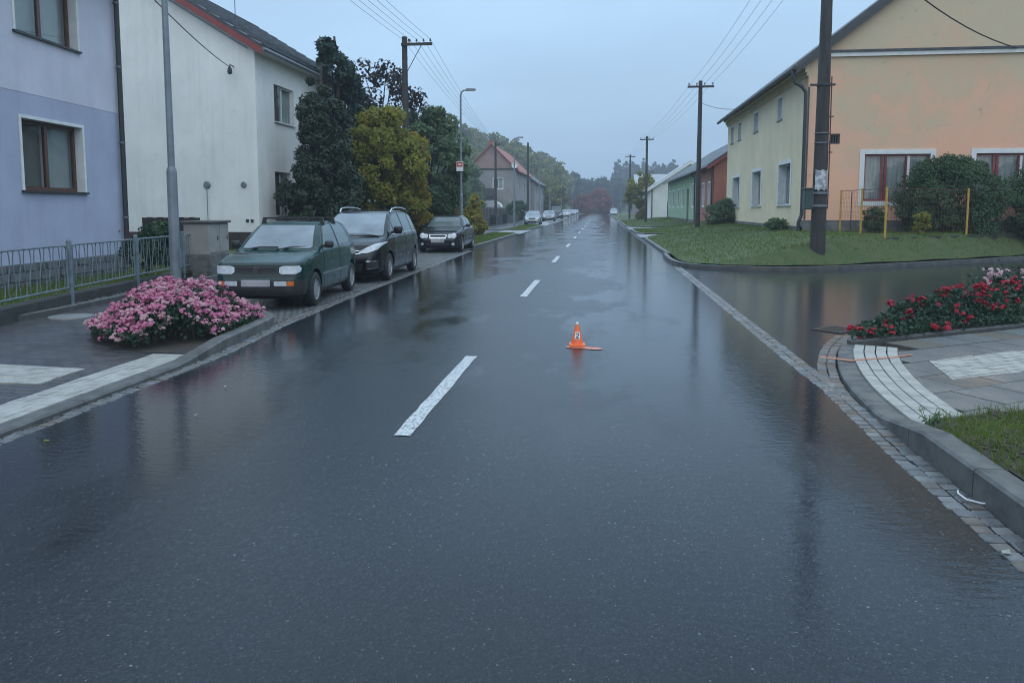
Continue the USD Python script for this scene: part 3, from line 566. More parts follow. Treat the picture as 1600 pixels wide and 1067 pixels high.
for zz in (1.5, 3.3, 5.1, 6.6): obj('pipe_clip', MB().add(*xf(MB().lathe([(.066, -.02), (.072, -.02), (.072, .02), (.066, .02)], 10), None, (.09, -.05, zz))), 'zinc', dp)

# ------------------------------------------------------------------ white house behind it
wh = thing('house', 'white two-storey house with red verge board and blank gable wall', 'house', (-12.2, 25.35, 0))
Wg = Wall(wh, (0, 0, 0), (-1, 0, 0), (0, -1, 0))      # gable, u to the left
ez, sl = 7.52, .61
gp = Polygon([(0, .2), (0, ez), (6.2, ez + 6.2 * sl), (12.4, ez), (12.4, .2)])
Wg.prism('wall', gp, -.35, 0, 'white_render', label='blank white gable wall')
Ws = Wall(wh, (0, .35, 0), (0, 1, 0), (1, 0, 0))
wn = [(1.15, 2.95, 4.98, 6.36), (1.05, 2.45, 1.45, 3.1), (6.2, 8.0, 4.98, 6.36), (6.2, 8, 1.6, 3.1)]
Ws.prism('wall', rect(0, 11.6, .2, ez - .12).difference(shapely.union_all([rect(a, b, c, d) for a, b, c, d in wn])), -.35, -.002, 'white_render', label='street wall with shuttered windows')
for i, w_ in enumerate(wn):
    f_ = Ws.window(*w_, frame='white_trim', cols=2, fw=.06, depth=.12, back=('curtain_lace', 'blind_pale'), sill=.07, sill_m='white_trim', trim=.0, backd=.08)
    Ws.prism('shutter', rect(w_[0] + .04, w_[0] + .52, w_[2] + .03, w_[3] - .03), -.115, -.09, 'dark_wood', f_, label='dark shutter pulled over the left side of the window')
mb = MB(); mb.box(-12.4, 0, 11.6, 11.95, .2, ez); mb.box(-12.4, -12.05, .35, 11.6, .2, ez); obj('rear_wall', mb, 'white_render', wh)
obj('interior_wall', MB().box(-1.9, -1.8, .4, 11.5, .2, 7.2), 'interior', wh)
roof = gable_roof(wh, -12.4, 0, -.28, 12.2, ez, ez + 6.2 * sl, 'y', .42, .14, 'roof_tile_grey')
vb = MB()
for s_ in (-1, 1):
    q = Polygon([(-6.2, ez + 6.2 * sl + .02), (-6.2 + s_ * 6.62, ez - .42 * sl + .02), (-6.2 + s_ * 6.62, ez - .42 * sl - .2), (-6.2, ez + 6.2 * sl - .2)])
    v, f = MB().prism(q, 0, .05).get(); vb.add(np.c_[v[:, 0], -.335 + v[:, 2], v[:, 1]], f[:, ::-1])
obj('verge_board', vb, 'fascia_red', wh)
ub = MB(); 
q = Polygon([(-.25, ez - .16), (-5.9, ez + 5.65 * sl - .16), (-5.9, ez + 5.65 * sl - .20), (-.25, ez - .20)])
v, f = MB().prism(q, 0, .03).get(); ub.add(np.c_[v[:, 0], -.06 + v[:, 2], v[:, 1]], f[:, ::-1]); obj('cable_trunk', ub, 'zinc', wh)
gt = MB(); a = np.linspace(PI, 2 * PI, 7)
gt.tube([(.47, -.3, ez - .27), (.47, 12.2, ez - .27)], .07, 8); obj('gutter', gt, 'zinc', wh)
obj('soffit', MB().box(-.02, .40, .0, 12.0, ez - .30, ez - .25), 'white_trim', wh)
# a few tile courses show as ridges on the roof edge
for k in range(13):
    xx = .40 - k * .5; zz = ez - (xx - 0) * sl + .14 if xx <= 0 else ez - xx * sl + .14
    obj('tile_course', MB().bar((xx, -.26, zz + .012), (xx, 12.15, zz + .012), .10, .05), 'roof_tile_grey', roof)
mb = MB(); mb.tube([(-.78, -.01, 6.72), (-.78, -.28, 6.74), (-.78, -.30, 6.68)], .02, 6); mb.add(*xf(MB().lathe([(0, 6.4), (.06, 6.41), (.085, 6.48), (.075, 6.58), (.05, 6.64), (.02, 6.70), (0, 6.7)], 12), None, (-.78, -.30, 0))); obj('cable_bracket', mb, 'dark_metal', wh)
for (x_, r_, z_) in ((-1.95, .14, 2.56), (-.55, .11, 2.56)):
    mb = MB().add(*xf(MB().lathe([(0, .05), (r_ * .8, .045), (r_, .02), (r_, 0)], 18), trimesh.transformations.rotation_matrix(PI / 2, (1, 0, 0))[:3, :3], (x_, -.001, z_)))
    if x_ < -1: mb.tube([(x_, -.03, z_ - r_), (x_, -.03, 1.3)], .012, 6)
    obj('wall_vent', mb, 'zinc', wh)
for x_ in (-.45, -.27): obj('wall_vent', MB().box(x_ - .05, x_ + .05, -.03, 0, 1.22, 1.32), 'dark_metal', wh)
obj('plinth', MB().box(-12.4, .03, -.03, 12, .1, .86), 'dark_wood', wh)
mb = MB(); mb.tube([(-3.2, 5, 9.0), (-3.2, 5, 11.2)], .015, 6); mb.bar((-3.2, 4.4, 11.0), (-3.2, 5.6, 11.0), .015, .015); mb.bar((-3.2, 4.6, 10.7), (-3.2, 5.4, 10.7), .015, .015); obj('aerial', mb, 'dark_metal', wh)

# ------------------------------------------------------------------ yellow corner building (right)
yb = thing('house', 'large yellow house with salmon glow painted into its gable wall on the right corner', 'house', (7.63, 29.0, 0))
EZ, SL = 7.25, .77
Wg = Wall(yb, (0, 0, 0), (1, 0, 0), (0, -1, 0))
gw = [(2.10, 4.42, 1.98, 3.72), (5.98, 8.3, 1.98, 3.72)]; vent = (.84, 1.2, 4.1, 4.48)
half = 6.6
gp = Polygon([(0, 1.27), (0, EZ - .05), (half, EZ - .05 + half * SL), (2 * half, EZ - .05), (2 * half, 1.27)])
gp = gp.difference(shapely.union_all([rect(*w_) for w_ in gw] + [rect(*vent)]))
Wg.prism('wall', gp, -.42, 0, 'gable_glow_render', label='ochre gable wall with salmon glow painted in and weathered patches')
for i, w_ in enumerate(gw):
    Wg.window(*w_, frame='red_frame', cols=3, fw=.075, depth=.10, trim=.17, back=('curtain_lace',), backd=.06, trim_w=.025)
    f_ = stage.GetPrimAtPath(path_of(yb) + '/' + ('window' if i == 0 else 'window_001'))
    a, b = w_[0] + (w_[1] - w_[0]) * .665, w_[0] + (w_[1] - w_[0]) * .70
    Wg.prism('mullion', rect(a, b, w_[2] + .08, w_[3] - .08), -.1, -.07, 'white_trim', f_, label='white mullion')
    Wg.prism('frame_edge', rect(w_[0] + .62, w_[0] + .68, w_[2] + .08, w_[3] - .08), -.1, -.075, 'red_frame', f_)
v_ = Wg.prism('vent_grille', rect(*vent).difference(shapely.union_all([rect(vent[0] + .06 + k * .09, vent[0] + .11 + k * .09, vent[2] + .05, vent[3] - .05) for k in range(3)])), -.12, -.05, 'dark_metal')
Wg.prism('vent_back', rect(*vent), -.2, -.18, 'interior', v_)
Wg.prism('ledge_tiles', rect(.35, 2 * half, 7.42, 7.50), .0, .14, 'roof_tile_grey', label='dark tiled strip over the white ledge')
Wg.prism('ledge', rect(.35, 2 * half, 7.27, 7.42), .0, .09, 'white_trim')
Wg.prism('plinth', rect(-.05, 2 * half, .4, 1.27), -.4, .05, 'plinth_stone')
Ws = Wall(yb, (0, .42, 0), (0, 1, 0), (-1, 0, 0))
L = 17.0
lw = [(1.75, 3.75, 1.86, 3.56), (7.3, 9.3, 1.84, 3.52), (12.75, 14.85, 1.80, 3.46)]; uw = [(3.5, 4.3, 5.5, 6.42), (8.3, 9.3, 5.5, 6.42), (12.7, 13.6, 5.5, 6.42), (15.0, 15.9, 5.5, 6.42)]
Ws.prism('wall', rect(0, L, 1.02, EZ - .05).difference(shapely.union_all([rect(*w_) for w_ in lw + uw])), -.42, -.002, 'yellow_render', label='yellow street wall')
for w_ in lw: Ws.window(*w_, frame='white_trim', cols=2, fw=.06, depth=.27, trim=.16, sill=.06, sill_m='white_trim', back=('curtain_brown',), backd=.02, trim_w=.02)
for w_ in uw: Ws.window(*w_, frame='white_trim', cols=1, fw=.09, depth=.14, trim=.07, sill=.05, sill_m='zinc', back=('blind_olive',), backd=.2, trim_w=.015)
Ws.prism('plinth', rect(-.4, L, .3, 1.02), -.4, .05, 'plinth_stone', label='rough stone plinth')
for k, (a, b, o) in enumerate(((6.62, 6.74, .06), (6.74, 6.9, .13), (6.9, 7.1, .24), (7.1, 7.16, .34))):
    Ws.prism('cornice', rect(-.415, L + .2, a, b), -.004 - .001 * k, o, 'yellow_render')
mb = MB(); mb.box(.42, 2 * half, L, L + .42, .3, EZ); mb.box(2 * half - .4, 2 * half, .42, L, .3, EZ); obj('rear_wall', mb, 'yellow_render', yb)
mb = MB(); mb.box(1.4, 1.5, .5, L, .3, 7.1); mb.box(1.5, 2 * half - .5, 1.3, 1.4, .3, 7.1); obj('interior_wall', mb, 'interior', yb)
gable_roof(yb, 0, 2 * half, -.22, L + .7, EZ, EZ + half * SL, 'y', .5, .18, 'roof_tile_grey')
vb = MB()
for s_ in (-1, 1):
    q = Polygon([(half, EZ + half * SL), (half + s_ * (half + .52), EZ - .52 * SL), (half + s_ * (half + .52), EZ - .52 * SL - .2), (half, EZ + half * SL - .2)])
    v, f = MB().prism(q, 0, .05).get(); vb.add(np.c_[v[:, 0], -.275 + v[:, 2], v[:, 1]], f[:, ::-1])
obj('verge_board', vb, 'dark_metal', yb)
obj('gutter', MB().tube([(-.58, -.3, EZ - .38), (-.58, L + .6, EZ - .38)], .08, 8), 'dark_metal', yb)
dp = MB().tube([(-.58, -.10, 6.85), (-.58, -.12, 6.6), (-.50, -.12, 6.35), (-.25, -.12, 6.2), (-.12, -.12, 6.0), (-.11, -.12, 5.5), (-.11, -.12, 1.6), (-.12, -.12, 1.45), (-.22, -.13, 1.2), (-.22, -.13, .75)], .065, 10); obj('downpipe', dp, 'dark_metal', yb)
obj('conduit', MB().bar((.02, -.03, 1.3), (.02, -.03, 6.2), .07, .05), 'green_pipe', yb)
mb = MB()
for k in range(7):
    a, b = 2.75 + k * .3, 2.75 + (k + 1) * .3
obj('small_pipe', MB().tube([(.62, -.05, 3.6), (.62, -.05, 4.7)], .02, 6), 'dark_metal', yb)

# ------------------------------------------------------------------ row of low houses further up on the right
def low_house(label, x, y0, y1, ez, rise, depth, wall, roof_m, wins, name='house', trim='white_trim', gable_m=None, base=.45, verge_m=None, door=None, frame='dark_wood'):
    h = thing(name, label, 'house', (x, y0, 0)); L_ = y1 - y0
    Ws = Wall(h, (0, 0, 0), (0, 1, 0), (-1, 0, 0)); hol = [rect(*w_) for w_ in wins] + ([rect(*door)] if door else [])
    Ws.prism('wall', rect(0, L_, base + .3, ez).difference(shapely.union_all(hol)), -.35, 0, wall)
    Ws.prism('plinth', rect(0, L_, base - .3, base + .3).difference(shapely.union_all(hol)), -.35, .04, 'plinth_stone')
    for w_ in wins: Ws.window(*w_, frame=frame, cols=1, fw=.09, depth=.12, trim=.10, back=('curtain_brown',), backd=.03)
    if door: Ws.prism('door', rect(*door), -.2, -.12, 'dark_wood')
    gp = Polygon([(0, base - .3), (0, ez), (depth / 2, ez + rise), (depth, ez), (depth, base - .3)])
    for yy, n_ in ((0, -1), (L_, 1)): Wall(h, (0, yy, 0), (1, 0, 0), (0, n_, 0)).prism('wall', gp, -.3, -.003, gable_m or wall)
    obj('rear_wall', MB().box(depth - .3, depth, .3, L_ - .3, base - .3, ez), wall, h); obj('interior_wall', MB().box(1.3, 1.4, .31, L_ - .31, base, ez - .1), 'interior', h)
    gable_roof(h, 0, depth, -.2, L_ + .2, ez, ez + rise, 'y', .5, .15, roof_m)
    vb = MB()
    for s_ in (-1, 1):
        sl_ = rise / (depth / 2); q = Polygon([(depth / 2, ez + rise), (depth / 2 + s_ * (depth / 2 + .5), ez - .5 * sl_), (depth / 2 + s_ * (depth / 2 + .5), ez - .5 * sl_ - .22), (depth / 2, ez + rise - .22)])
        v, f = MB().prism(q, 0, .06).get(); vb.add(np.c_[v[:, 0], -.262 + v[:, 2], v[:, 1]], f[:, ::-1])
    obj('verge_board', vb, verge_m or 'dark_metal', h)
    obj('gutter', MB().tube([(-.56, -.2, ez - .32), (-.56, L_ + .2, ez - .32)], .07, 8), 'zinc', h); obj('downpipe', MB().tube([(-.5, .15, ez - .4), (-.12, .15, ez - .7), (-.1, .15, base)], .055, 8), 'dark_metal', h)
    return h
rh = low_house('low brick-red house between the yellow and the green house', 8.0, 54.2, 63.6, 5.0, 3.4, 10, 'red_render', 'roof_tile_grey', [(1.6, 2.6, 1.9, 3.6), (4.6, 5.6, 1.9, 3.6), (7.2, 8.2, 1.9, 3.6)], verge_m='fascia_red')
gh = low_house('long low pale-green house on the right', 8.0, 63.8, 90, 4.98, 3.2, 10, 'green_render', 'roof_tile_grey', [(1.6, 3.0, 1.9, 3.8), (9.2, 10.8, 1.9, 3.6), (13.4, 15.0, 1.9, 3.6), (18.5, 20.2, 1.9, 3.6), (22.5, 24.2, 1.9, 3.6)], door=(5.2, 6.8, .4, 3.5))
w2 = thing('house', 'small white house with its bright gable end towards the street', 'house', (6.35, 97, 0))
Wg = Wall(w2, (0, 0, 0), (1, 0, 0), (0, -1, 0)); gp = Polygon([(0, .2), (0, 4.3), (5, 7.6), (10, 4.3), (10, .2)])
Wg.prism('wall', gp.difference(rect(2.2, 4.6, .2, 2.6)), -.3, 0, 'white_render'); Wg.prism('garage_door', rect(2.2, 4.6, .2, 2.6), -.2, -.1, 'dark_wood')
Wall(w2, (0, .3, 0), (0, 1, 0), (-1, 0, 0)).prism('wall', rect(0, 12, .2, 4.3), -.3, -.002, 'white_render'); obj('rear_wall', MB().box(9.7, 10, .3, 12.3, .2, 4.3), 'white_render', w2)
gable_roof(w2, 0, 10, -.5, 12.5, 4.35, 7.65, 'y', .6, .15, 'roof_sheet_pale')
vb = MB()
for s_ in (-1, 1):
    q = Polygon([(5, 7.72), (5 + s_ * 5.6, 7.72 - 5.6 * .66), (5 + s_ * 5.6, 7.40 - 5.6 * .66), (5, 7.36)]); v, f = MB().prism(q, 0, .08).get(); vb.add(np.c_[v[:, 0], -.58 + v[:, 2], v[:, 1]], f[:, ::-1])
obj('verge_board', vb, 'white_trim', w2, label='broad white verge board'); obj('downpipe', MB().tube([(.25, -.08, 4.2), (.25, -.08, .3)], .07, 8), 'dark_metal', w2)
fr_ = thing('house', 'distant house with pale sheet roof behind the right-hand bush', 'house', (6.2, 138, 0))
obj('wall', MB().box(0, 7, 0, 9, .2, 5.0), 'grey_render', fr_); gable_roof(fr_, 0, 7, -.3, 9.3, 5.0, 8.0, 'x', .4, .15, 'roof_sheet_pale')
fr2 = thing('house', 'distant house with red roof beyond the small white house', 'house', (12.5, 128, 0))
obj('wall', MB().box(0, 9, 0, 9, .2, 5.2), 'red_render', fr2); gable_roof(fr2, 0, 9, -.3, 9.3, 5.2, 8.2, 'y', .4, .15, 'roof_tile_red')

# ------------------------------------------------------------------ grey house with pink-brown gable further up on the left
def far_house(label, x, y, L_, ez, w, rise, wall, gable_m, roof_m, loc_wins, balcony=False):
    h = thing('house', label, 'house', (x, y, 0))
    Wg = Wall(h, (0, 0, 0), (-1, 0, 0), (0, -1, 0)); hol = shapely.union_all([rect(*q) for q in loc_wins])
    Wg.prism('wall', rect(0, w, 0, ez).difference(hol), -.3, 0, wall); Wg.prism('gable', Polygon([(0, ez + .001), (w / 2, ez + rise), (w, ez + .001)]), -.3, .03, gable_m)
    for q in loc_wins: Wg.window(*q, frame='white_trim', cols=2, fw=.08, depth=.1, back=('blind_pale', 'interior'), backd=.06, trim=.06)
    Ws = Wall(h, (0, .3, 0), (0, 1, 0), (1, 0, 0)); sw = [(2.5 + 4 * k, 3.9 + 4 * k, z0, z0 + 1.4) for k in range(int((L_ - 3) // 4)) for z0 in (1.4, 4.4)]
    Ws.prism('wall', rect(0, L_, 0, ez).difference(shapely.union_all([rect(*q) for q in sw])), -.3, -.002, wall)
    for q in sw: Ws.window(*q, frame='white_trim', cols=2, fw=.08, depth=.1, back=('blind_pale', 'interior'), backd=.06)
    mb = MB(); mb.box(-w, -w + .3, .3, L_, 0, ez); mb.box(-w, -.3, L_, L_ + .3, 0, ez); obj('rear_wall', mb, wall, h); obj('interior_wall', MB().box(-1.5, -1.4, .4, L_ - .2, 0, ez - .1), 'interior', h)
    r_ = gable_roof(h, -w, 0, -.4, L_ + .3, ez, ez + rise, 'y', .5, .16, roof_m)
    obj('eave_board', MB().box(-w - .3, .3, -.10, -.02, ez - .12, ez + .10), 'dark_wood', h)
    obj('chimney', MB().box(-w / 2 - .9, -w / 2 - .3, 3, 3.6, ez + rise - .7, ez + rise + .9), 'roof_tile_red', r_)
    return h
fh = far_house('grey two-storey house with pink-brown gable and red roof edge on the left', -12.5, 110, 22, 7.6, 7.4, 3.6, 'grey_render', 'pink_cladding', 'roof_tile_red', [(2.0, 3.5, 4.6, 6.2)])
mb = MB(); mb.box(-7.6, -2.9, -1.5, -.02, 3.55, 3.75); obj('balcony_floor', mb, 'concrete_apron', fh)
for k in range(24): obj('balcony_board', MB().box(-7.6 + k * .196, -7.6 + k * .196 + .17, -1.55, -1.5, 3.6, 4.7), 'dark_wood', fh)
obj('balcony_door', MB().box(-6.9, -5.6, -.05, -.01, 3.76, 6.1), 'dark_wood', fh)
obj('dish', MB().add(*xf(MB().lathe([(0, 0), (.25, .03), (.45, .12), (.45, .14), (.25, .05), (0, .02)], 14), trimesh.transformations.rotation_matrix(PI / 2, (1, 0, 0))[:3, :3], (-.2, -.5, 8.1))), 'white_trim', fh)
far_house('pale pinkish house following the grey house on the left', -11.9, 134, 24, 6.6, 7, 2.6, 'grey_render', 'grey_render', 'roof_tile_grey', [])
# ------------------------------------------------------------------ cars: bodies from a smooth distance field, every panel cut from that body's own skin
def poly_sdf(P, a, b):
    P = np.asarray(P, float); d = np.full(a.shape, 1e9); ins = np.zeros(a.shape, bool)
    for (x0, y0), (x1, y1) in zip(P, np.roll(P, -1, 0)):
        ex, ey = x1 - x0, y1 - y0; t = np.clip(((a - x0) * ex + (b - y0) * ey) / (ex * ex + ey * ey + 1e-12), 0, 1)
        d = np.minimum(d, np.hypot(a - x0 - t * ex, b - y0 - t * ey))
        c = ((y0 <= b) & (y1 > b)) | ((y1 <= b) & (y0 > b)); xi = x0 + (b - y0) * ex / (ey if abs(ey) > 1e-12 else 1e-12); ins ^= c & (a < xi)
    return np.where(ins, -d, d)
def smax(a, b, k): h = np.clip(.5 + .5 * (a - b) / k, 0, 1); return b + (a - b) * h + k * h * (1 - h)
def smin(a, b, k): return -smax(-a, -b, k)
def surface_nets(D, o, h):
    S = D < 0; n = np.array(D.shape) - 1
    c = [S[i:i + n[0], j:j + n[1], k:k + n[2]] for i in (0, 1) for j in (0, 1) for k in (0, 1)]
    cnt = sum(x.astype(int) for x in c); act = (cnt > 0) & (cnt < 8); idx = np.full(n, -1); ii = np.argwhere(act); idx[act] = np.arange(len(ii))
    acc = np.zeros((len(ii), 3)); num = np.zeros(len(ii))
    for ax in range(3):
        for u in (0, 1):
            for w in (0, 1):
                off = [0, 0, 0]; oth = [q for q in range(3) if q != ax]; off[oth[0]] = u; off[oth[1]] = w; off2 = list(off); off2[ax] = 1
                a = D[tuple((ii + off).T)]; b = D[tuple((ii + off2).T)]; m = (a < 0) != (b < 0); t = np.where(m, a / np.where(m, a - b, 1), 0)
                p = np.tile(np.array(off, float), (len(ii), 1)); p[:, ax] = t; acc[m] += p[m]; num[m] += 1
    V = (ii + acc / num[:, None]) * h + o; F = []
    for ax in range(3):
        u, w = [(1, 2), (2, 0), (0, 1)][ax]
        sl = [slice(1, -1)] * 3; sl[ax] = slice(0, -1); sl2 = [slice(1, -1)] * 3; sl2[ax] = slice(1, None)
        A, B = S[tuple(sl)], S[tuple(sl2)]; e = np.argwhere(A != B); inside = A[tuple(e.T)]; base = e.copy()
        for q in range(3):
            if q != ax: base[:, q] += 1
        def cell(du, dw): x = base.copy(); x[:, u] -= du; x[:, w] -= dw; return idx[tuple(x.T)]
        q = np.stack([cell(1, 1), cell(0, 1), cell(0, 0), cell(1, 0)], 1); q[~inside] = q[~inside][:, ::-1]; F.append(q)
    F = np.vstack(F); return V, np.vstack([F[:, [0, 1, 2]], F[:, [0, 2, 3]]])
def to_man(v, f): return Manifold(MMesh(vert_properties=np.asarray(v, np.float32), tri_verts=np.asarray(f, np.uint32)))
def man_prism(poly, axis, a, b):
    """axis 'x': poly in (y, z) pushed along x; axis 'y': poly in (x, z) pushed along y; axis 'z': poly in (x, y)"""
    if not isinstance(poly, Polygon): poly = Polygon(poly)
    m = trimesh.creation.extrude_polygon(shapely.geometry.polygon.orient(poly), b - a, engine='earcut'); v = np.array(m.vertices); f = np.array(m.faces); v[:, 2] += a
    if axis == 'x': v = v[:, [2, 0, 1]]
    elif axis == 'y': v = np.c_[v[:, 0], v[:, 2], v[:, 1]]; f = f[:, ::-1]
    return to_man(v, f)
def rnd(pts, r): p = Polygon(pts).buffer(0); return p.buffer(-r).buffer(2 * r).buffer(-r)

def paint(name, c, metallic=.35, rough=.32):
    M[name] = usdkit.material(stage, '/World/Looks/' + name, {
        'g': ('geometry', {}), 'v': ('voronoi_texture', {'scale': 130.0}), 'vr': ('map_range', {'from_min': 0, 'from_max': .6, 'to_min': 1, 'to_max': 0, 'clamp': True}), 'bm': ('bump', {'strength': .04, 'distance': .003}),
        'n': ('noise_texture', {'scale': 3.0}), 'nr': ('map_range', {'from_min': .3, 'from_max': .7, 'to_min': rough - .08, 'to_max': rough + .1}),
        'p': ('principled_bsdf', {'base_color': c, 'metallic': metallic, 'coat_weight': .2, 'coat_roughness': .06, 'specular_ior_level': .32})},
        [('g.position', 'v.vector'), ('v.distance', 'vr.value'), ('vr.result', 'bm.height'), ('bm.normal', 'p.normal'), ('g.position', 'n.vector'), ('n.fac', 'nr.value'), ('nr.result', 'p.roughness')], surface='p.BSDF')
paint('paint_green', (.0015, .016, .014), .0, .18); paint('paint_black_grey', (.0035, .004, .0055), .0, .16); paint('paint_black', (.006, .0065, .009), .0, .14); paint('paint_silver', (.30, .32, .34), .6); paint('paint_dark_blue', (.02, .028, .05), .3); paint('paint_white', (.55, .56, .56), 0)
M['dewy_glass'] = usdkit.material(stage, '/World/Looks/dewy_glass', {
    'g': ('geometry', {}), 'v': ('voronoi_texture', {'scale': 110.0}), 'vr': ('rgb_ramp', {'ramp': [(0, (.28, .33, .37)), (.4, (.21, .255, .29)), (1, (.11, .14, .165))]}), 'n': ('noise_texture', {'scale': 2.2, 'detail': 3}),
    'nr': ('map_range', {'from_min': .3, 'from_max': .7, 'to_min': .75, 'to_max': 1.15}), 'c': ('combine_color', {}), 'mu': ('mix_color', {'blend_type': 'multiply', 'fac': 1.0}), 'bm': ('bump', {'strength': .15, 'distance': .003}), 'p': ('principled_bsdf', {'roughness': .12})},
    [('g.position', 'v.vector'), ('v.distance', 'vr.fac'), ('g.position', 'n.vector'), ('n.fac', 'nr.value'), ('nr.result', 'c.r'), ('nr.result', 'c.g'), ('nr.result', 'c.b'), ('vr.color', 'mu.a'), ('c.color', 'mu.b'), ('mu.result', 'p.base_color'), ('v.distance', 'bm.height'), ('bm.normal', 'p.normal')], surface='p.BSDF')
mat('side_glass', (.05, .075, .078), (.075, .10, .10), 2.5, .06, .12)
mat('tyre', (.013, .013, .014), (.02, .02, .021), 12, .55, .75)
mat('rim_silver', (.42, .43, .44), (.32, .33, .34), 6, .3, .42, metallic=.8)
mat('plastic_black', (.014, .015, .017), (.02, .021, .022), 8, .35, .5)
mat('lamp_lens', (.55, .58, .60), (.40, .43, .46), 12, .08, .16, coat=.6)
mat('lamp_inner', (.16, .17, .18), (.35, .37, .38), 16, .15, .25, metallic=.7)
mat('amber', (.62, .13, .015), (.5, .10, .01), 20, .2)
mat('chrome', (.62, .64, .66), (.5, .52, .54), 6, .14, .22, metallic=1.0)
mat('plate_blur', (.36, .35, .36), (.26, .25, .27), 3.0, .5, ramp=(.4, .6))
mat('tail_red', (.30, .02, .015), None, 8, .2)

def make_car(name, label, loc, rz, c):
    L, h = c['L'], c.get('grid', .028); pad = .12; W = c['W'] / 2
    xs = np.arange(-W - pad, W + pad + h, h); ys = np.arange(-pad, L + pad + h, h); zs = np.arange(.02, c['H'] + pad + h, h)
    Y2, Z2 = np.meshgrid(ys, zs, indexing='ij')
    lo, cb = poly_sdf(c['lower'], Y2, Z2), poly_sdf(c['cabin'], Y2, Z2)
    pl = np.interp(ys, *zip(*c['plan'])); wz = np.interp(zs, *zip(*c['section'])); X = np.abs(xs)[:, None, None]
    Wl = pl[None, :, None] * wz[None, None, :]
    dl = smax(lo[None], X - Wl, c.get('k', .09))
    cy = np.interp(ys, *zip(*c['cabplan'])); cz = np.interp(zs, *zip(*c['tumble'])); Wc = (cy[:, None] * cz[None, :])[None]
    dc = smax(cb[None], (X - Wc) * .93, c.get('kc', .10))
    D = smin(dl, dc, .035)
    o = np.array([xs[0], ys[0], zs[0]])
    body = to_man(*surface_nets(D, o, h)); outer = to_man(*surface_nets(D - .005, o, h)); inner = to_man(*surface_nets(D + .02, o, h))
    shell = outer - inner; root = thing(name, label, 'car', loc, rz, scale=c.get('scale')); outer2 = to_man(*surface_nets(D - .011, o, h)); shell2 = outer2 - inner
    cuts = []
    for yw in c['axles']:
        for s in (-1, 1):
            m = Manifold.cylinder(.42, c['arch'], c['arch'], 40).rotate((0, 90, 0)).translate((s * (W - .20) - .21, yw, c['wr'] + .015)); cuts.append(m)
    cut = Manifold.batch_boolean(cuts, manifold3d.OpType.Add); bodyc = body - cut; shell = shell - cut; shell2 = shell2 - cut; HI = ('number_plate', 'fog_light', 'indicator', 'chrome_bar', 'chrome_strip', 'headlight', 'air_intake', 'window_chrome', 'side_moulding')
    obj('body', bodyc, c['paint'], root, smooth=35)
    def skin(nm, poly, axis, a, b, m, parent=None, sh=None, **k):
        r = (sh or (shell2 if nm in HI else shell)) ^ man_prism(poly, axis, a, b)
        if r.num_tri() == 0: return None
        return obj(nm, r, m, parent or root, smooth=35, **k)
    for nm, poly, axis, a, b, m in c['skins']:
        if axis == 'x2':
            for s in (-1, 1): skin(nm, poly, 'x', *((.2, 1.5) if s > 0 else (-1.5, -.2)), m)
        elif axis == 'y2':
            for s in (-1, 1): skin(nm, [(s * p[0], p[1]) for p in (poly.exterior.coords if isinstance(poly, Polygon) else poly)], 'y', a, b, m)
        else: skin(nm, poly, axis, a, b, m)
    # wheels
    r, w = c['wr'], c.get('ww', .19)
    for yw in c['axles']:
        for s in (-1, 1):
            R = trimesh.transformations.rotation_matrix(s * PI / 2, (0, 1, 0))[:3, :3]; ctr = (s * (W - w / 2 - c.get('inset', .015)), yw, r)
            tp = [(r * .60, -w * .45), (r * .64, -w / 2), (r * .88, -w / 2), (r * .97, -w * .40), (r, -w * .25), (r, w * .25), (r * .97, w * .40), (r * .88, w / 2), (r * .64, w / 2), (r * .60, w * .40)]
            wh_ = obj('wheel', xf(MB().lathe(tp, 28), R, ctr), 'tyre', root, smooth=40)
            mb = MB().lathe([(r * .615, -.05), (r * .66, w * .44), (r * .63, w * .47), (r * .585, w * .43), (r * .56, w * .2), (r * .55, -.02)], 28); n = c.get('spokes', 9)
            for k in range(n):
                a0 = 2 * PI * k / n; p0 = np.array([math.cos(a0), math.sin(a0), 0]); mb.bar(p0 * r * .14 + [0, 0, w * .36], p0 * r * .6 + [0, 0, w * .34], r * c.get('spw', .15), .02, (0, 0, 1))
            mb.lathe([(0, w * .43), (r * .13, w * .43), (r * .19, w * .38), (r * .2, w * .2)][::-1], 18)
            obj('rim', xf(mb, R, ctr), 'rim_silver', wh_)
            obj('brake_disc', xf(MB().lathe([(r * .58, .0), (r * .57, .012), (0, .012)], 18), R, ctr), 'plastic_black', wh_)
    obj('underside', MB().box(-W * .80, W * .80, .35, L - .35, .16, .34), 'plastic_black', root)
    return root, skin, shell
def mirror(root, s, x, y, z, w, h_, d, m):
    mb = MB(); mb.cbox(min(s * x, s * (x + w)), max(s * x, s * (x + w)), y, y + d, z, z + h_, .028); mb.bar((s * (x - .10), y + d * .6, z + .02), (s * (x + .05), y + d * .5, z + .04), .05, .05)
    obj('mirror', mb, m, root, smooth=50)
def wiper(root, pts):
    obj('wiper', MB().tube(pts, .011, 5), 'plastic_black', root)

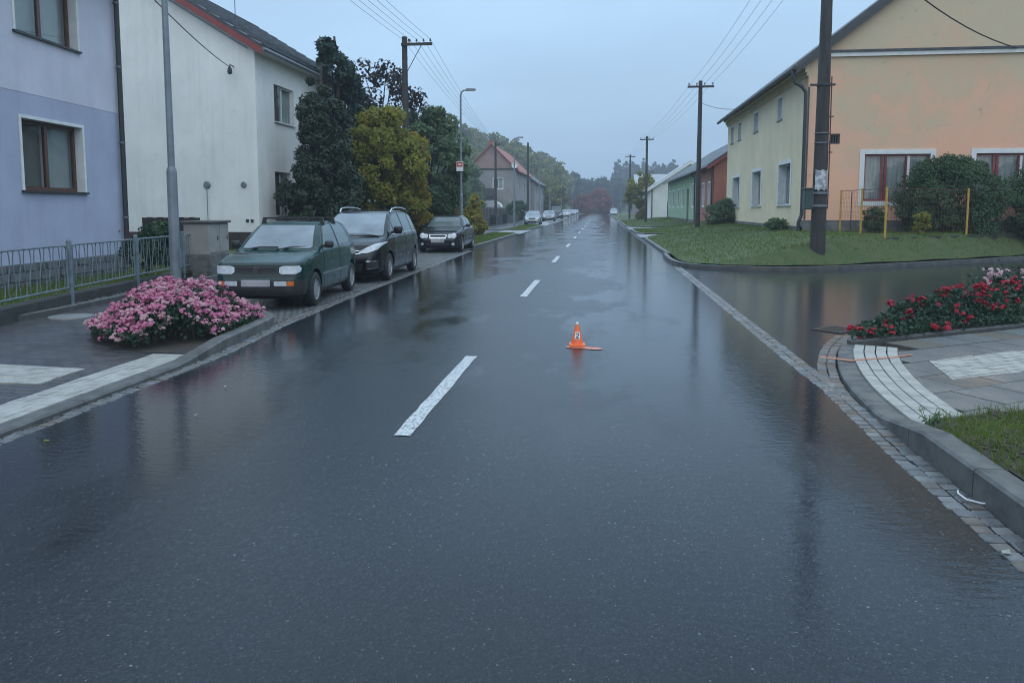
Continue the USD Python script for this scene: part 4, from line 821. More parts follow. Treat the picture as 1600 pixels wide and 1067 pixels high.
# --- dark green hatchback
golf = dict(L=4.02, W=1.70, H=1.43, wr=.29, arch=.335, axles=(.80, 3.27), paint='paint_green', spokes=8, spw=.26, grid=.025,
    lower=[(.03, .24), (-.01, .32), (.0, .50), (.05, .56), (.06, .585), (.085, .74), (.16, .785), (.55, .865), (1.02, .93), (1.10, .955), (2.2, .965), (3.66, .96), (3.82, .93), (3.93, .70), (4.0, .56), (4.0, .34), (3.9, .27), (3.5, .20), (.5, .19)],
    cabin=[(1.0, .86), (1.06, .955), (1.42, 1.19), (1.74, 1.365), (1.95, 1.405), (2.5, 1.425), (3.1, 1.41), (3.42, 1.37), (3.56, 1.29), (3.83, .95), (3.83, .85)],
    plan=[(-.2, .55), (-.02, .64), (.08, .725), (.25, .785), (.6, .825), (1.2, .845), (3.2, .845), (3.7, .80), (3.9, .75), (4.05, .64), (4.2, .5)],
    section=[(0, .86), (.2, .93), (.35, .985), (.55, 1.0), (.75, .99), (.95, .955), (1.1, .93), (2, .9)],
    cabplan=[(.8, .80), (1.4, .835), (2.5, .84), (3.3, .82), (4, .76)], tumble=[(.8, .98), (.96, .945), (1.2, .84), (1.36, .745), (1.45, .70), (1.7, .6)],
    skins=[('windscreen', rnd([(-.675, .965), (.675, .965), (.535, 1.345), (-.535, 1.345)], .03), 'y', .85, 1.9, 'dewy_glass'),
        ('door_glass', rnd([(1.40, .985), (1.62, 1.19), (1.84, 1.335), (2.33, 1.355), (2.36, .985)], .025), 'x2', 0, 0, 'side_glass'),
        ('rear_side_glass', rnd([(2.43, .985), (2.42, 1.355), (3.02, 1.345), (3.17, 1.26), (3.33, 1.0)], .03), 'x2', 0, 0, 'side_glass'),
        ('rear_window', rnd([(-.6, 1.0), (.6, 1.0), (.5, 1.3), (-.5, 1.3)], .04), 'y', 3.2, 4.0, 'side_glass'),
        ('headlight', Polygon([(.40, .625), (.45, .595), (.70, .60), (.755, .63), (.765, .68), (.735, .728), (.47, .728), (.405, .70)]), 'y2', -.2, .45, 'lamp_lens'),
        ('grille', rnd([(-.385, .605), (.385, .605), (.395, .715), (-.395, .715)], .02), 'y', -.2, .3, 'plastic_black'),
        ('bumper', Polygon([(-.8, .505), (.8, .505), (.8, .22), (-.8, .22)]), 'y', -.2, .40, 'plastic_black'),
        ('number_plate', rnd([(-.26, .40), (.26, .40), (.26, .505), (-.26, .505)], .012), 'y', -.2, .2, 'plate_blur'),
        ('fog_light', rnd([(.33, .41), (.555, .41), (.555, .485), (.33, .485)], .012), 'y2', -.2, .3, 'lamp_lens'),
        ('indicator', rnd([(.565, .41), (.675, .41), (.675, .485), (.565, .485)], .012), 'y2', -.2, .3, 'amber'),
        ('bumper_gap', Polygon([(-.85, .56), (.85, .56), (.85, .572), (-.85, .572)]), 'y', -.2, .5, 'plastic_black'),
        ('door_gap', Polygon([(1.245, .26), (1.255, .26), (1.30, .93), (1.46, 1.10), (1.72, 1.32), (1.84, 1.37), (2.36, 1.385), (2.40, 1.0), (2.40, .45), (2.34, .26), (2.33, .26), (2.39, .45), (2.39, 1.0), (2.352, 1.377), (1.84, 1.362), (1.725, 1.31), (1.47, 1.095), (1.31, .93)]), 'x2', 0, 0, 'plastic_black'),
        ('side_moulding', Polygon([(1.16, .505), (2.88, .505), (2.88, .54), (1.16, .54)]), 'x2', 0, 0, 'zinc'),
        ('door_handle', rnd([(2.13, .83), (2.30, .83), (2.30, .865), (2.13, .865)], .01), 'x2', 0, 0, 'plastic_black'),
        ('bonnet_gap', Polygon([(-.80, .735), (.80, .735), (.80, .742), (-.80, .742)]), 'y', -.2, .22, 'plastic_black'),
        ('bonnet_line', Polygon([(-.70, .885), (-.10, .905), (-.10, .915), (-.70, .895)]), 'y', .3, 1.1, 'plastic_black'),
        ('sill', Polygon([(1.15, .2), (2.95, .2), (2.95, .27), (1.15, .27)]), 'x2', 0, 0, 'plastic_black'),
        ('tail_light', rnd([(3.75, .66), (3.99, .66), (3.99, .84), (3.75, .84)], .02), 'x2', 0, 0, 'tail_red')])
car, skin, shell = make_car('parked_car', 'dark green three-door hatchback with roof bars beside the pink flowers', (-5.66, 11.55, .01), 4.4, dict(golf, scale=(.94, .97, 1.03)))
for k in range(3): obj('grille_bar', MB().box(-.38, .38, .062 - .004 * k, .072 - .004 * k, .628 + k * .03, .636 + k * .03), 'dark_metal', stage.GetPrimAtPath(path_of(car) + '/grille'))
em = MB(); em.add(*xf(MB().lathe([(.058, 0), (.058, .012), (.050, .012), (.050, 0)], 24), trimesh.transformations.rotation_matrix(PI / 2, (1, 0, 0))[:3, :3], (0, .060, .658)))
for a, b in (((-.018, .705), (0, .662)), ((.018, .705), (0, .662)), ((-.044, .680), (-.020, .616)), ((-.020, .616), (0, .655)), ((0, .655), (.020, .616)), ((.020, .616), (.044, .680))): em.bar((a[0], .052, a[1]), (b[0], .052, b[1]), .008, .009, (0, 1, 0))
obj('emblem', em, 'chrome', car)
for s in (-1, 1): mirror(car, s, .835, 1.30, .96, .17, .125, .09, 'plastic_black')
wiper(car, [(-.60, 1.00, .945), (-.35, 1.08, .985), (.02, 1.075, .985)]); wiper(car, [(.02, 1.0, .945), (.25, 1.08, .985), (.55, 1.12, .99)])
for yb_ in (1.98, 2.72):
    rb = obj('roof_bar', MB().bar((-.60, yb_, 1.475), (.60, yb_, 1.475), .05, .03), 'plastic_black', car)
    for s in (-1, 1): obj('bar_foot', MB().bar((s * .575, yb_, 1.475), (s * .615, yb_, 1.35), .07, .05, (0, 1, 0)), 'plastic_black', rb)
obj('aerial', MB().tube([(0, 3.2, 1.42), (0, 3.42, 1.62)], .006, 5), 'plastic_black', car)

# --- black people carrier
mpv = dict(L=4.58, W=1.83, H=1.69, wr=.325, arch=.375, axles=(.93, 3.66), paint='paint_black_grey', spokes=7, spw=.2, grid=.03,
    lower=[(.06, .22), (.0, .32), (-.02, .50), (.02, .62), (.06, .70), (.18, .86), (.35, .93), (.75, 1.03), (.9, 1.07), (2.0, 1.08), (4.2, 1.10), (4.45, 1.05), (4.56, .8), (4.57, .45), (4.48, .28), (4.1, .21), (.5, .2)],
    cabin=[(.74, .95), (.80, 1.05), (1.25, 1.335), (1.72, 1.565), (2.0, 1.63), (2.6, 1.672), (3.3, 1.66), (3.95, 1.60), (4.18, 1.52), (4.45, 1.06), (4.45, .95)],
    plan=[(-.2, .52), (-.03, .66), (.1, .76), (.3, .84), (.7, .895), (1.3, .915), (3.6, .915), (4.2, .87), (4.5, .78), (4.7, .6)],
    section=[(0, .88), (.22, .95), (.4, .99), (.65, 1.0), (.9, .985), (1.1, .95), (1.3, .93), (2, .9)],
    cabplan=[(.5, .84), (1.0, .87), (2.0, .90), (3.6, .89), (4.5, .80)], tumble=[(.8, .99), (1.08, .96), (1.3, .87), (1.52, .77), (1.66, .70), (1.9, .6)],
    skins=[('windscreen', rnd([(-.77, 1.06), (.77, 1.06), (.61, 1.575), (-.61, 1.575)], .04), 'y', .5, 2.0, 'dewy_glass'),
        ('quarter_glass', rnd([(1.16, 1.10), (1.50, 1.10), (1.52, 1.36)], .015), 'x2', 0, 0, 'side_glass'),
        ('door_glass', rnd([(1.60, 1.10), (1.61, 1.40), (1.88, 1.53), (2.50, 1.575), (2.52, 1.10)], .025), 'x2', 0, 0, 'side_glass'),
        ('door_glass', rnd([(2.60, 1.10), (2.59, 1.575), (3.45, 1.555), (3.50, 1.12)], .025), 'x2', 0, 0, 'side_glass'),
        ('quarter_glass', rnd([(3.57, 1.13), (3.53, 1.545), (3.92, 1.50), (4.10, 1.18)], .025), 'x2', 0, 0, 'side_glass'),
        ('window_chrome', Polygon([(1.12, 1.075), (4.1, 1.105), (4.1, 1.12), (1.12, 1.09)]), 'x2', 0, 0, 'chrome'),
        ('rear_window', rnd([(-.65, 1.12), (.65, 1.12), (.56, 1.5), (-.56, 1.5)], .04), 'y', 3.7, 4.7, 'side_glass'),
        ('headlight', Polygon([(.37, .675), (.62, .70), (.80, .77), (.90, .93), (.74, .90), (.56, .82), (.42, .735)]), 'y2', -.2, .75, 'lamp_lens'),
        ('grille', rnd([(-.37, .665), (.37, .665), (.37, .745), (-.37, .745)], .02), 'y', -.2, .4, 'plastic_black'),
        ('chrome_bar', Polygon([(-.40, .735), (-.2, .742), (0, .755), (.2, .742), (.40, .735), (.40, .752), (.2, .760), (0, .775), (-.2, .760), (-.40, .752)]), 'y', -.2, .4, 'chrome'),
        ('chrome_bar', Polygon([(-.42, .665), (-.2, .668), (0, .682), (.2, .668), (.42, .665), (.42, .683), (.2, .688), (0, .703), (-.2, .688), (-.42, .683)]), 'y', -.2, .4, 'chrome'),
        ('air_intake', rnd([(-.45, .26), (.45, .26), (.52, .46), (-.52, .46)], .03), 'y', -.2, .3, 'plastic_black'),
        ('number_plate', rnd([(-.26, .46), (.26, .46), (.26, .57), (-.26, .57)], .012), 'y', -.2, .3, 'plate_blur'),
        ('fog_recess', rnd([(.56, .33), (.80, .35), (.80, .50), (.58, .50)], .03), 'y2', -.2, .6, 'plastic_black'),
        ('chrome_strip', Polygon([(.56, .50), (.81, .50), (.81, .516), (.56, .516)]), 'y2', -.2, .6, 'chrome'),
        ('chrome_strip', Polygon([(.58, .325), (.81, .345), (.81, .359), (.58, .339)]), 'y2', -.2, .6, 'chrome'),
        ('bonnet_gap', Polygon([(-.82, .90), (-.36, .775), (.36, .775), (.82, .90), (.82, .906), (.36, .781), (-.36, .781), (-.82, .906)]), 'y', -.2, .7, 'plastic_black'),
        ('door_gap', Polygon([(1.30, .3), (1.31, .3), (1.36, 1.07), (1.35, 1.07)]), 'x2', 0, 0, 'plastic_black'), ('door_gap', Polygon([(2.55, .28), (2.56, .28), (2.565, 1.6), (2.555, 1.6)]), 'x2', 0, 0, 'plastic_black'), ('door_gap', Polygon([(3.2, .35), (3.21, .35), (3.55, .95), (3.54, 1.55), (3.53, 1.55), (3.54, .95)]), 'x2', 0, 0, 'plastic_black'),
        ('side_moulding', Polygon([(1.34, .60), (3.3, .60), (3.3, .635), (1.34, .635)]), 'x2', 0, 0, 'plastic_black'),
        ('door_handle', rnd([(2.30, .93), (2.50, .93), (2.50, .965), (2.30, .965)], .01), 'x2', 0, 0, 'plastic_black'), ('door_handle', rnd([(3.26, .94), (3.46, .94), (3.46, .975), (3.26, .975)], .01), 'x2', 0, 0, 'plastic_black'),
        ('sill', Polygon([(1.3, .2), (3.3, .2), (3.3, .28), (1.3, .28)]), 'x2', 0, 0, 'plastic_black'), ('tail_light', rnd([(4.3, .85), (4.56, .85), (4.5, 1.15), (4.3, 1.15)], .03), 'x2', 0, 0, 'tail_red')])
car2, skin, shell = make_car('parked_car', 'black people carrier with silver roof rails and swept headlights', (-5.83, 16.1, .01), 2.0, mpv)
for s in (-1, 1):
    mirror(car2, s, .90, 1.27, 1.10, .20, .17, .12, 'paint_black_grey')
    obj('roof_rail', MB().tube([(s * .645, 1.98, 1.60), (s * .655, 2.12, 1.695), (s * .655, 2.5, 1.725), (s * .645, 3.2, 1.72), (s * .63, 3.7, 1.68), (s * .62, 3.86, 1.60)], .019, 8), 'chrome', car2)
    hl = stage.GetPrimAtPath(path_of(car2) + ('/headlight' if s < 0 else '/headlight_001'))
wiper(car2, [(-.68, .72, 1.05), (-.3, .80, 1.09), (.05, .79, 1.09)]); wiper(car2, [(.68, .78, 1.055), (.35, .81, 1.09), (0, .79, 1.095)])

# --- black saloon
saloon = dict(L=4.53, W=1.74, H=1.43, wr=.315, arch=.36, axles=(.83, 3.55), paint='paint_black', spokes=7, spw=.24, grid=.032,
    lower=[(.05, .22), (.0, .32), (.0, .50), (.06, .57), (.10, .70), (.22, .765), (.6, .84), (1.25, .925), (2.0, .95), (3.7, .97), (4.3, .96), (4.48, .92), (4.53, .65), (4.5, .35), (4.4, .26), (4.0, .2), (.5, .2)],
    cabin=[(1.18, .85), (1.25, .94), (1.65, 1.18), (2.02, 1.355), (2.3, 1.41), (2.75, 1.425), (3.1, 1.39), (3.45, 1.28), (3.95, .97), (3.95, .85)],
    plan=[(-.2, .5), (-.02, .60), (.1, .71), (.3, .785), (.7, .845), (1.3, .865), (3.5, .865), (4.1, .83), (4.4, .76), (4.6, .6)],
    section=[(0, .86), (.2, .93), (.4, .99), (.6, 1.0), (.8, .98), (.97, .94), (1.2, .92), (2, .9)],
    cabplan=[(1.0, .81), (2.0, .84), (3.3, .82), (4.1, .74)], tumble=[(.8, .98), (.96, .945), (1.2, .83), (1.36, .73), (1.45, .68), (1.7, .6)],
    skins=[('windscreen', rnd([(-.69, .965), (.69, .965), (.535, 1.35), (-.535, 1.35)], .03), 'y', .9, 2.2, 'side_glass'),
        ('door_glass', rnd([(1.70, .985), (1.98, 1.20), (2.15, 1.32), (2.56, 1.355), (2.58, .985)], .025), 'x2', 0, 0, 'side_glass'), ('door_glass', rnd([(2.66, .985), (2.65, 1.355), (3.0, 1.335), (3.38, 1.20), (3.50, 1.0)], .025), 'x2', 0, 0, 'side_glass'),
        ('rear_window', rnd([(-.6, 1.0), (.6, 1.0), (.48, 1.3), (-.48, 1.3)], .04), 'y', 3.1, 4.0, 'side_glass'),
        ('grille_surround', rnd([(-.31, .545), (.31, .545), (.355, .70), (-.355, .70)], .02), 'y', -.2, .4, 'chrome'),
        ('headlight', Point(.46, .64).buffer(.085).union(Point(.61, .655).buffer(.105)).union(Polygon([(.44, .60), (.6, .58), (.6, .75), (.44, .70)])), 'y2', -.2, .6, 'lamp_lens'),
        ('number_plate', rnd([(-.26, .40), (.26, .40), (.26, .51), (-.26, .51)], .012), 'y', -.2, .3, 'plate_blur'), ('air_intake', rnd([(-.42, .26), (.42, .26), (.45, .37), (-.45, .37)], .02), 'y', -.2, .3, 'plastic_black'),
        ('fog_light', Point(.60, .34).buffer(.055), 'y2', -.2, .5, 'lamp_lens'), ('door_gap', Polygon([(2.60, .28), (2.61, .28), (2.625, 1.38), (2.615, 1.38)]), 'x2', 0, 0, 'plastic_black'), ('door_gap', Polygon([(1.4, .3), (1.41, .3), (1.45, .93), (1.44, .93)]), 'x2', 0, 0, 'plastic_black'),
        ('side_moulding', Polygon([(1.36, .52), (3.1, .52), (3.1, .55), (1.36, .55)]), 'x2', 0, 0, 'zinc'), ('tail_light', rnd([(4.25, .65), (4.53, .65), (4.5, .86), (4.3, .86)], .03), 'x2', 0, 0, 'tail_red'),
        ('door_handle', rnd([(2.36, .80), (2.55, .80), (2.55, .835), (2.36, .835)], .01), 'x2', 0, 0, 'chrome'), ('door_handle', rnd([(3.26, .82), (3.45, .82), (3.45, .855), (3.26, .855)], .01), 'x2', 0, 0, 'chrome')])
car3, skin, shell = make_car('parked_car', 'glossy black saloon with chrome grille, third car in the parking bay', (-6.20, 27.75, .01), 1.4, saloon)
gs = stage.GetPrimAtPath(path_of(car3) + '/grille_surround')
for k in range(5): obj('grille_slat', MB().box(-.30, .30, .058, .078, .565 + k * .026, .578 + k * .026), 'plastic_black', gs)
for s in (-1, 1): mirror(car3, s, .84, 1.62, .96, .18, .12, .09, 'paint_black')
# --- far cars
hatch_far = dict(golf, grid=.05, paint='paint_silver', skins=[s for s in golf['skins'] if s[0] in ('windscreen', 'door_glass', 'rear_side_glass', 'headlight', 'number_plate', 'bumper', 'grille')])
est = dict(saloon, grid=.05, paint='paint_silver', cabin=[(1.18, .85), (1.25, .94), (1.65, 1.18), (2.02, 1.355), (2.3, 1.42), (3.5, 1.42), (4.1, 1.35), (4.35, .97), (4.35, .85)], skins=[(s[0] if s[0] != 'grille_surround' else 'grille', s[1], s[2], s[3], s[4], 'plastic_black' if s[0] == 'grille_surround' else 'dewy_glass' if s[0] == 'windscreen' else s[5]) for s in saloon['skins'] if s[0] in ('windscreen', 'door_glass', 'headlight', 'number_plate', 'air_intake', 'grille_surround')])
f1 = make_car('parked_car', 'silver estate car, nearest of the far cars parked on the left', (-7.05, 76.5, .03), 1.5, est)[0]; tag(f1, group='far parked cars')
f2 = make_car('parked_car', 'silver hatchback parked just behind the silver estate car', (-6.75, 96.5, .03), 1.0, hatch_far)[0]
van = dict(mpv, grid=.06, paint='paint_dark_blue', H=2.1, W=1.95, L=4.9, lower=mpv['lower'], cabin=[(.74, .95), (.80, 1.05), (1.15, 1.5), (1.5, 1.9), (1.8, 2.0), (4.5, 2.02), (4.6, 1.1), (4.5, .95)], tumble=[(.8, .99), (1.1, .97), (1.9, .86), (2.2, .8)],
    skins=[('windscreen', rnd([(-.8, 1.08), (.8, 1.08), (.70, 1.82), (-.70, 1.82)], .04), 'y', .5, 1.7, 'side_glass')] + [s for s in mpv['skins'] if s[0] in ('headlight', 'grille', 'number_plate', 'air_intake')])
f3 = make_car('parked_van', 'dark blue van parked on the left beyond the silver cars', (-6.7, 113, .03), 1.0, van)[0]; tag(f3, cat='van')
f4 = make_car('parked_car', 'white hatchback behind the dark van, far up on the left', (-6.6, 136, .03), 1.0, dict(hatch_far, paint='paint_white', grid=.07))[0]
for i, (x, y) in enumerate([(-6.75, 152), (-6.8, 170), (-6.9, 190), (-7, 212)]): copy_of(f2 if i % 2 else f1, (x, y, .03), 1, label=['silver far car just behind the white hatchback', 'second car behind the white hatchback far up on the left', 'third car behind the white hatchback, very small', 'last and smallest parked car along the left kerb'][i], group='farthest cars along the left kerb')
f5 = make_car('parked_car', 'light grey off-roader parked far up at the right edge', (3.2, 178, .03), 0, dict(mpv, grid=.07, paint='paint_silver', skins=[s for s in mpv['skins'] if s[0] in ('windscreen', 'door_glass', 'headlight', 'number_plate', 'air_intake')]))[0]
# ------------------------------------------------------------------ vegetation
leafmat('leaf_thuja', [(.022, .036, .022), (.044, .066, .036), (.075, .10, .05)], .12)
leafmat('leaf_pine', [(.014, .034, .028), (.028, .06, .045), (.05, .09, .065)], .12)
leafmat('leaf_yellow', [(.09, .11, .025), (.22, .21, .03), (.37, .30, .035), (.48, .33, .04)], .4)
leafmat('leaf_gold', [(.15, .13, .02), (.32, .24, .03), (.50, .33, .04), (.55, .30, .04)], .4)
leafmat('leaf_purple', [(.014, .012, .012), (.026, .018, .018), (.045, .026, .022), (.03, .038, .022)], .2)
leafmat('leaf_green', [(.06, .095, .05), (.12, .175, .09), (.18, .24, .12), (.22, .27, .13)], .35)
leafmat('leaf_cone_yellow', [(.18, .17, .03), (.36, .30, .04), (.46, .35, .05)], .25)
leafmat('leaf_bush', [(.03, .058, .025), (.06, .105, .042), (.10, .15, .06)], .18)
leafmat('leaf_rose', [(.015, .034, .019), (.032, .062, .034), (.055, .09, .05)], .15)
leafmat('leaf_red', [(.12, .032, .02), (.22, .05, .032), (.30, .085, .045)], .25)
leafmat('leaf_far', [(.06, .085, .03), (.12, .135, .035), (.25, .20, .04), (.36, .19, .035), (.19, .11, .03)], .2)
leafmat('leaf_far_conifer', [(.022, .042, .028), (.045, .07, .04), (.10, .10, .045)], .1)
leafmat('grass_blade', [(.055, .085, .012), (.095, .135, .02), (.15, .165, .034), (.25, .20, .08)], .25)
leafmat('leaf_pale', [(.30, .32, .27), (.38, .38, .33)], .1)
leafmat('litter', [(.05, .03, .018), (.09, .055, .028), (.12, .08, .04)], .1)
leafmat('petal_pink', [(.46, .13, .24), (.62, .24, .36), (.70, .36, .45)], .25)
leafmat('petal_pale', [(.55, .30, .36), (.62, .42, .44), (.60, .47, .42)], .25)
leafmat('petal_red', [(.24, .010, .024), (.40, .016, .038), (.50, .03, .06)], .2)
mat('bark', (.06, .05, .042), (.035, .03, .026), 9, .8, bump=.7, bscale=22)

def leaf_quads(P_, out, size, r, aspect=1.7, lift=.25, spread=.9):
    """one bent diamond per point: two triangles sharing the midrib"""
    n = len(P_); d = out + r.normal(0, spread, (n, 3)); d[:, 2] += lift; d /= np.linalg.norm(d, axis=1, keepdims=True) + 1e-9
    a = r.normal(0, 1, (n, 3)); a -= d * (a * d).sum(1, keepdims=True); a /= np.linalg.norm(a, axis=1, keepdims=True) + 1e-9; b = np.cross(d, a)
    s = size * r.uniform(.65, 1.35, (n, 1)); k = s * aspect
    V = np.stack([P_ - a * k / 2, P_ + b * s / 2 - d * s * .12, P_ + a * k / 2, P_ - b * s / 2 - d * s * .12], 1).reshape(-1, 3)
    i = np.arange(n)[:, None] * 4; return V, np.vstack([i + [0, 1, 2], i + [0, 2, 3]])
def clump_points(cl, dens, r, shell=.5):
    P_, O_ = [], []
    for c, rad, n in cl:
        d = r.normal(0, 1, (n, 3)); d /= np.linalg.norm(d, axis=1, keepdims=True); rr = shell + (1 - shell) * r.random((n, 1)) ** .6
        P_.append(np.asarray(c) + d * rr * np.asarray(rad)); O_.append(d)
    return np.vstack(P_), np.vstack(O_)
def envelope(kind, h, w, nclump, r, z0=0.0, jitter=.12, cr=.3):
    """clump centres near the surface of a crown: 'cone', 'round' or 'column'"""
    out = []
    for i in range(nclump):
        t = r.random() if kind != 'cone' else 1 - math.sqrt(1 - r.random() * .97); a = r.uniform(0, 2 * PI)
        if kind == 'cone': rad = w * (1 - t) ** .75 * min(1, t * 9 + .55)
        elif kind == 'column': rad = w * min(1, (1 - t) * 2.6 + .08) * min(1, .7 + t * 2)
        else: rad = w * math.sqrt(max(.02, 1 - (2 * t - 1) ** 2)) ** .9
        q = rad * r.uniform(.55, 1.0); s = cr * w * r.uniform(.65, 1.25) * (.6 + .4 * (1 - t) if kind == 'cone' else 1)
        out.append(((q * math.cos(a) + r.normal(0, jitter) * w, q * math.sin(a) + r.normal(0, jitter) * w, z0 + t * h), s))
    return out
def tree(name, label, cat, loc, kind, h, w, m, seed, z0=.3, nclump=60, per=120, size=.12, cr=.3, trunk=.12, group=None, squash=.8, aspect=1.7, lift=.25, spread=.9, limbs=7, topgap=0, shell=.5, scale=None, jitter=.12):
    r = np.random.default_rng(seed); root = thing(name, label, cat, loc, 0 if scale else r.uniform(0, 360), group, scale=scale)
    env = envelope(kind, h - z0, w, nclump, r, z0, cr=cr, jitter=jitter); cl = [(c, (s, s, s * squash), int(per * r.uniform(.6, 1.4))) for c, s in env]
    P_, O_ = clump_points(cl, 1, r, shell); obj('crown', leaf_quads(P_, O_, size, r, aspect, lift, spread), m, root)
    if trunk:
        th = h * (.55 if kind == 'round' else .9); p = [(0, 0, -.1)]
        for q in np.linspace(.15, 1, 6): p.append((r.normal(0, .03) * w, r.normal(0, .03) * w, th * q))
        mb = MB().tube(p, np.linspace(trunk, trunk * .3, len(p)), 7); obj('trunk', mb, 'bark', root)
        mb = MB(); idx = r.choice(len(env), min(limbs, len(env)), replace=False)
        for i in idx:
            c = np.array(env[i][0]); z_ = max(z0 * .6, c[2] * .45); s0 = np.array([0, 0, min(z_, th * .9)]); mid = (s0 + c) / 2 + r.normal(0, .05, 3) * w
            mb.tube([s0, mid, c], [trunk * .45, trunk * .3, trunk * .1], 5)
        if limbs: obj('branches', mb, 'bark', root)
    return root
tree('conifer_tree', 'tall dark evergreen conifer in front of the white house', 'tree', (-10.35, 26.8, .2), 'cone', 7.6, 1.52, 'leaf_thuja', 11, .15, 260, 250, .07, .24, .14, squash=1.1, lift=.5, spread=.7, aspect=2.2, limbs=0, shell=.3)
tree('pine_tree', 'blue-green pine whose tufted top rises behind the dark conifer', 'tree', (-11.4, 31.5, .2), 'cone', 9.9, 1.7, 'leaf_pine', 12, 3.0, 75, 130, .13, .30, .16, aspect=2.4, lift=.6, limbs=25)
tree('red_leaved_tree', 'dark purple-leaved tree behind the yellow shrub tree', 'tree', (-11.2, 37.5, .2), 'round', 8.8, 2.1, 'leaf_purple', 13, 3.6, 52, 80, .14, .24, .15, limbs=40, squash=1.2)
tree('yellow_tree', 'yellow-green autumn tree beside the dark conifer', 'tree', (-9.45, 31.2, .2), 'round', 5.6, 1.72, 'leaf_yellow', 14, .2, 130, 150, .11, .27, .1, limbs=15)
tree('yellow_tree', 'smaller golden tree at the right side of the yellow-green tree', 'tree', (-8.45, 32.2, .2), 'round', 4.7, .98, 'leaf_gold', 15, .3, 60, 140, .10, .34, .08, limbs=10)
tree('green_tree', 'soft green willow-like tree behind the second lamp post', 'tree', (-8.95, 38.4, .2), 'round', 6.6, 1.95, 'leaf_green', 16, .3, 110, 120, .11, .25, .12, aspect=3.2, limbs=20, lift=.9, shell=.75)
tree('dark_shrub', 'dark evergreen shrub under the green tree', 'shrub', (-8.7, 35.4, .15), 'round', 2.6, 1.3, 'leaf_bush', 17, .05, 70, 130, .10, .3, .06, limbs=6)
tree('yellow_cypress', 'cone-shaped yellow cypress beside the second lamp post', 'shrub', (-8.0, 46.5, .12), 'cone', 3.0, .85, 'leaf_cone_yellow', 18, .05, 90, 110, .09, .3, .05, limbs=0, lift=.5)
tree('yellow_shrub', 'low yellow-green shrub at the foot of the cypress', 'shrub', (-9.3, 46.8, .12), 'round', 2.0, 1.1, 'leaf_yellow', 19, .05, 45, 100, .10, .35, .05, limbs=4)
tree('hedge_bush', 'big rounded green bush behind the yellow-posted fence', 'bush', (12.25, 27.75, .80), 'round', 2.55, 1.72, 'leaf_bush', 20, -.25, 260, 190, .056, .2, .06, limbs=8, squash=.9, scale=(1, .55, 1), jitter=.04)
tree('hedge_bush', 'second green bush at the right edge behind the fence', 'bush', (15.75, 27.9, .85), 'round', 2.45, 1.35, 'leaf_bush', 21, -.2, 130, 170, .06, .26, .05, limbs=6, scale=(1, .55, 1))
tree('ball_bush', 'small clipped ball bush under the gable window', 'bush', (9.35, 26.6, .83), 'round', .88, .36, 'leaf_bush', 22, .02, 60, 110, .032, .34, .03, limbs=4)
tree('garden_plant', 'small yellowing plant in front of the big bush', 'plant', (10.6, 25.9, .80), 'round', .85, .26, 'leaf_yellow', 23, .05, 22, 16, .08, .4, .02, limbs=12)
tree('wall_shrub', 'green shrub at the far corner of the yellow house', 'shrub', (7.0, 43.8, .6), 'round', 1.5, .9, 'leaf_green', 24, .0, 40, 90, .09, .35, .03, limbs=4)
tree('wall_weed', 'low weed at the foot of the yellow house wall', 'plant', (7.1, 30.9, .82), 'round', .45, .45, 'leaf_green', 25, .0, 20, 60, .07, .4, .02, limbs=3)
tree('garden_hedge', 'low dark hedge between the lilac and the white house', 'hedge', (-11.95, 18.9, .3), 'round', .95, .5, 'leaf_bush', 26, .0, 60, 110, .07, .32, .04, limbs=3)
tree('far_tree', 'yellow-green tree on the right before the distant roofs', 'tree', (5.6, 106, .25), 'round', 6.4, 1.9, 'leaf_yellow', 27, .4, 60, 90, .2, .3, .12, limbs=8)
for i, (x, y, h_, w_) in enumerate([(-5.6, 236, 5.6, 3.6), (-1.0, 250, 7.6, 4.4), (1.6, 236, 4.6, 2.4)]):
    tree('red_bush', ['low russet bush left of the road end', 'largest russet bush where the road disappears', 'small russet bush right of the road end'][i], 'bush', (x, y, 0), 'round', h_, w_, 'leaf_red', 30 + i, .0, 50, 80, .42, .3, .15, limbs=5)
for i, (x, y, h_, w_, k) in enumerate([(-20, 100, 9, 4.0, 'leaf_green'), (-10.9, 96, 2.4, 1.3, 'leaf_bush'), (-22, 118, 11, 4.5, 'leaf_far'), (-10.0, 158, 7, 3, 'leaf_far'), (-12, 180, 9, 4, 'leaf_far'), (8, 150, 6, 3, 'leaf_far')]):
    tree('garden_tree', ['leafy tree left of the grey house, behind the stop sign', 'dark garden bush below the grey house', 'tall tree behind the left end of the grey house', 'hazy roadside tree past the pinkish house', 'taller hazy roadside tree further along on the left', 'hazy tree behind the far right parked car'][i], 'tree', (x, y, .1), 'round', h_, w_, k, 40 + i, .2, 45, 90, .16 if y < 100 else .3, .3, .12, limbs=6)

# ---- far woods on the hills
def hill(name, label, cx_, cy_, rx, ry, h_):
    a = np.linspace(0, 2 * PI, 40, endpoint=False); V = []; R_ = np.linspace(0, 1, 14)
    V = [(cx_, cy_, h_)] + [(cx_ + rx * q * math.cos(t), cy_ + ry * q * math.sin(t), h_ * (.5 + .5 * math.cos(PI * q)) * (1 + .06 * math.sin(5 * t + 9 * q)) - .3 * q) for q in R_[1:] for t in a]
    F = [(0, 1 + j, 1 + (j + 1) % 40) for j in range(40)]
    for i in range(12):
        for j in range(40):
            p, q = 1 + i * 40 + j, 1 + i * 40 + (j + 1) % 40; F += [(p, p + 40, q + 40), (p, q + 40, q)]
    obj(name, (np.array(V), np.array(F)), 'grass_base', label=label, kind='structure')
    return lambda x, y: h_ * (.5 + .5 * np.cos(PI * np.clip(np.hypot((x - cx_) / rx, (y - cy_) / ry), 0, 1)))
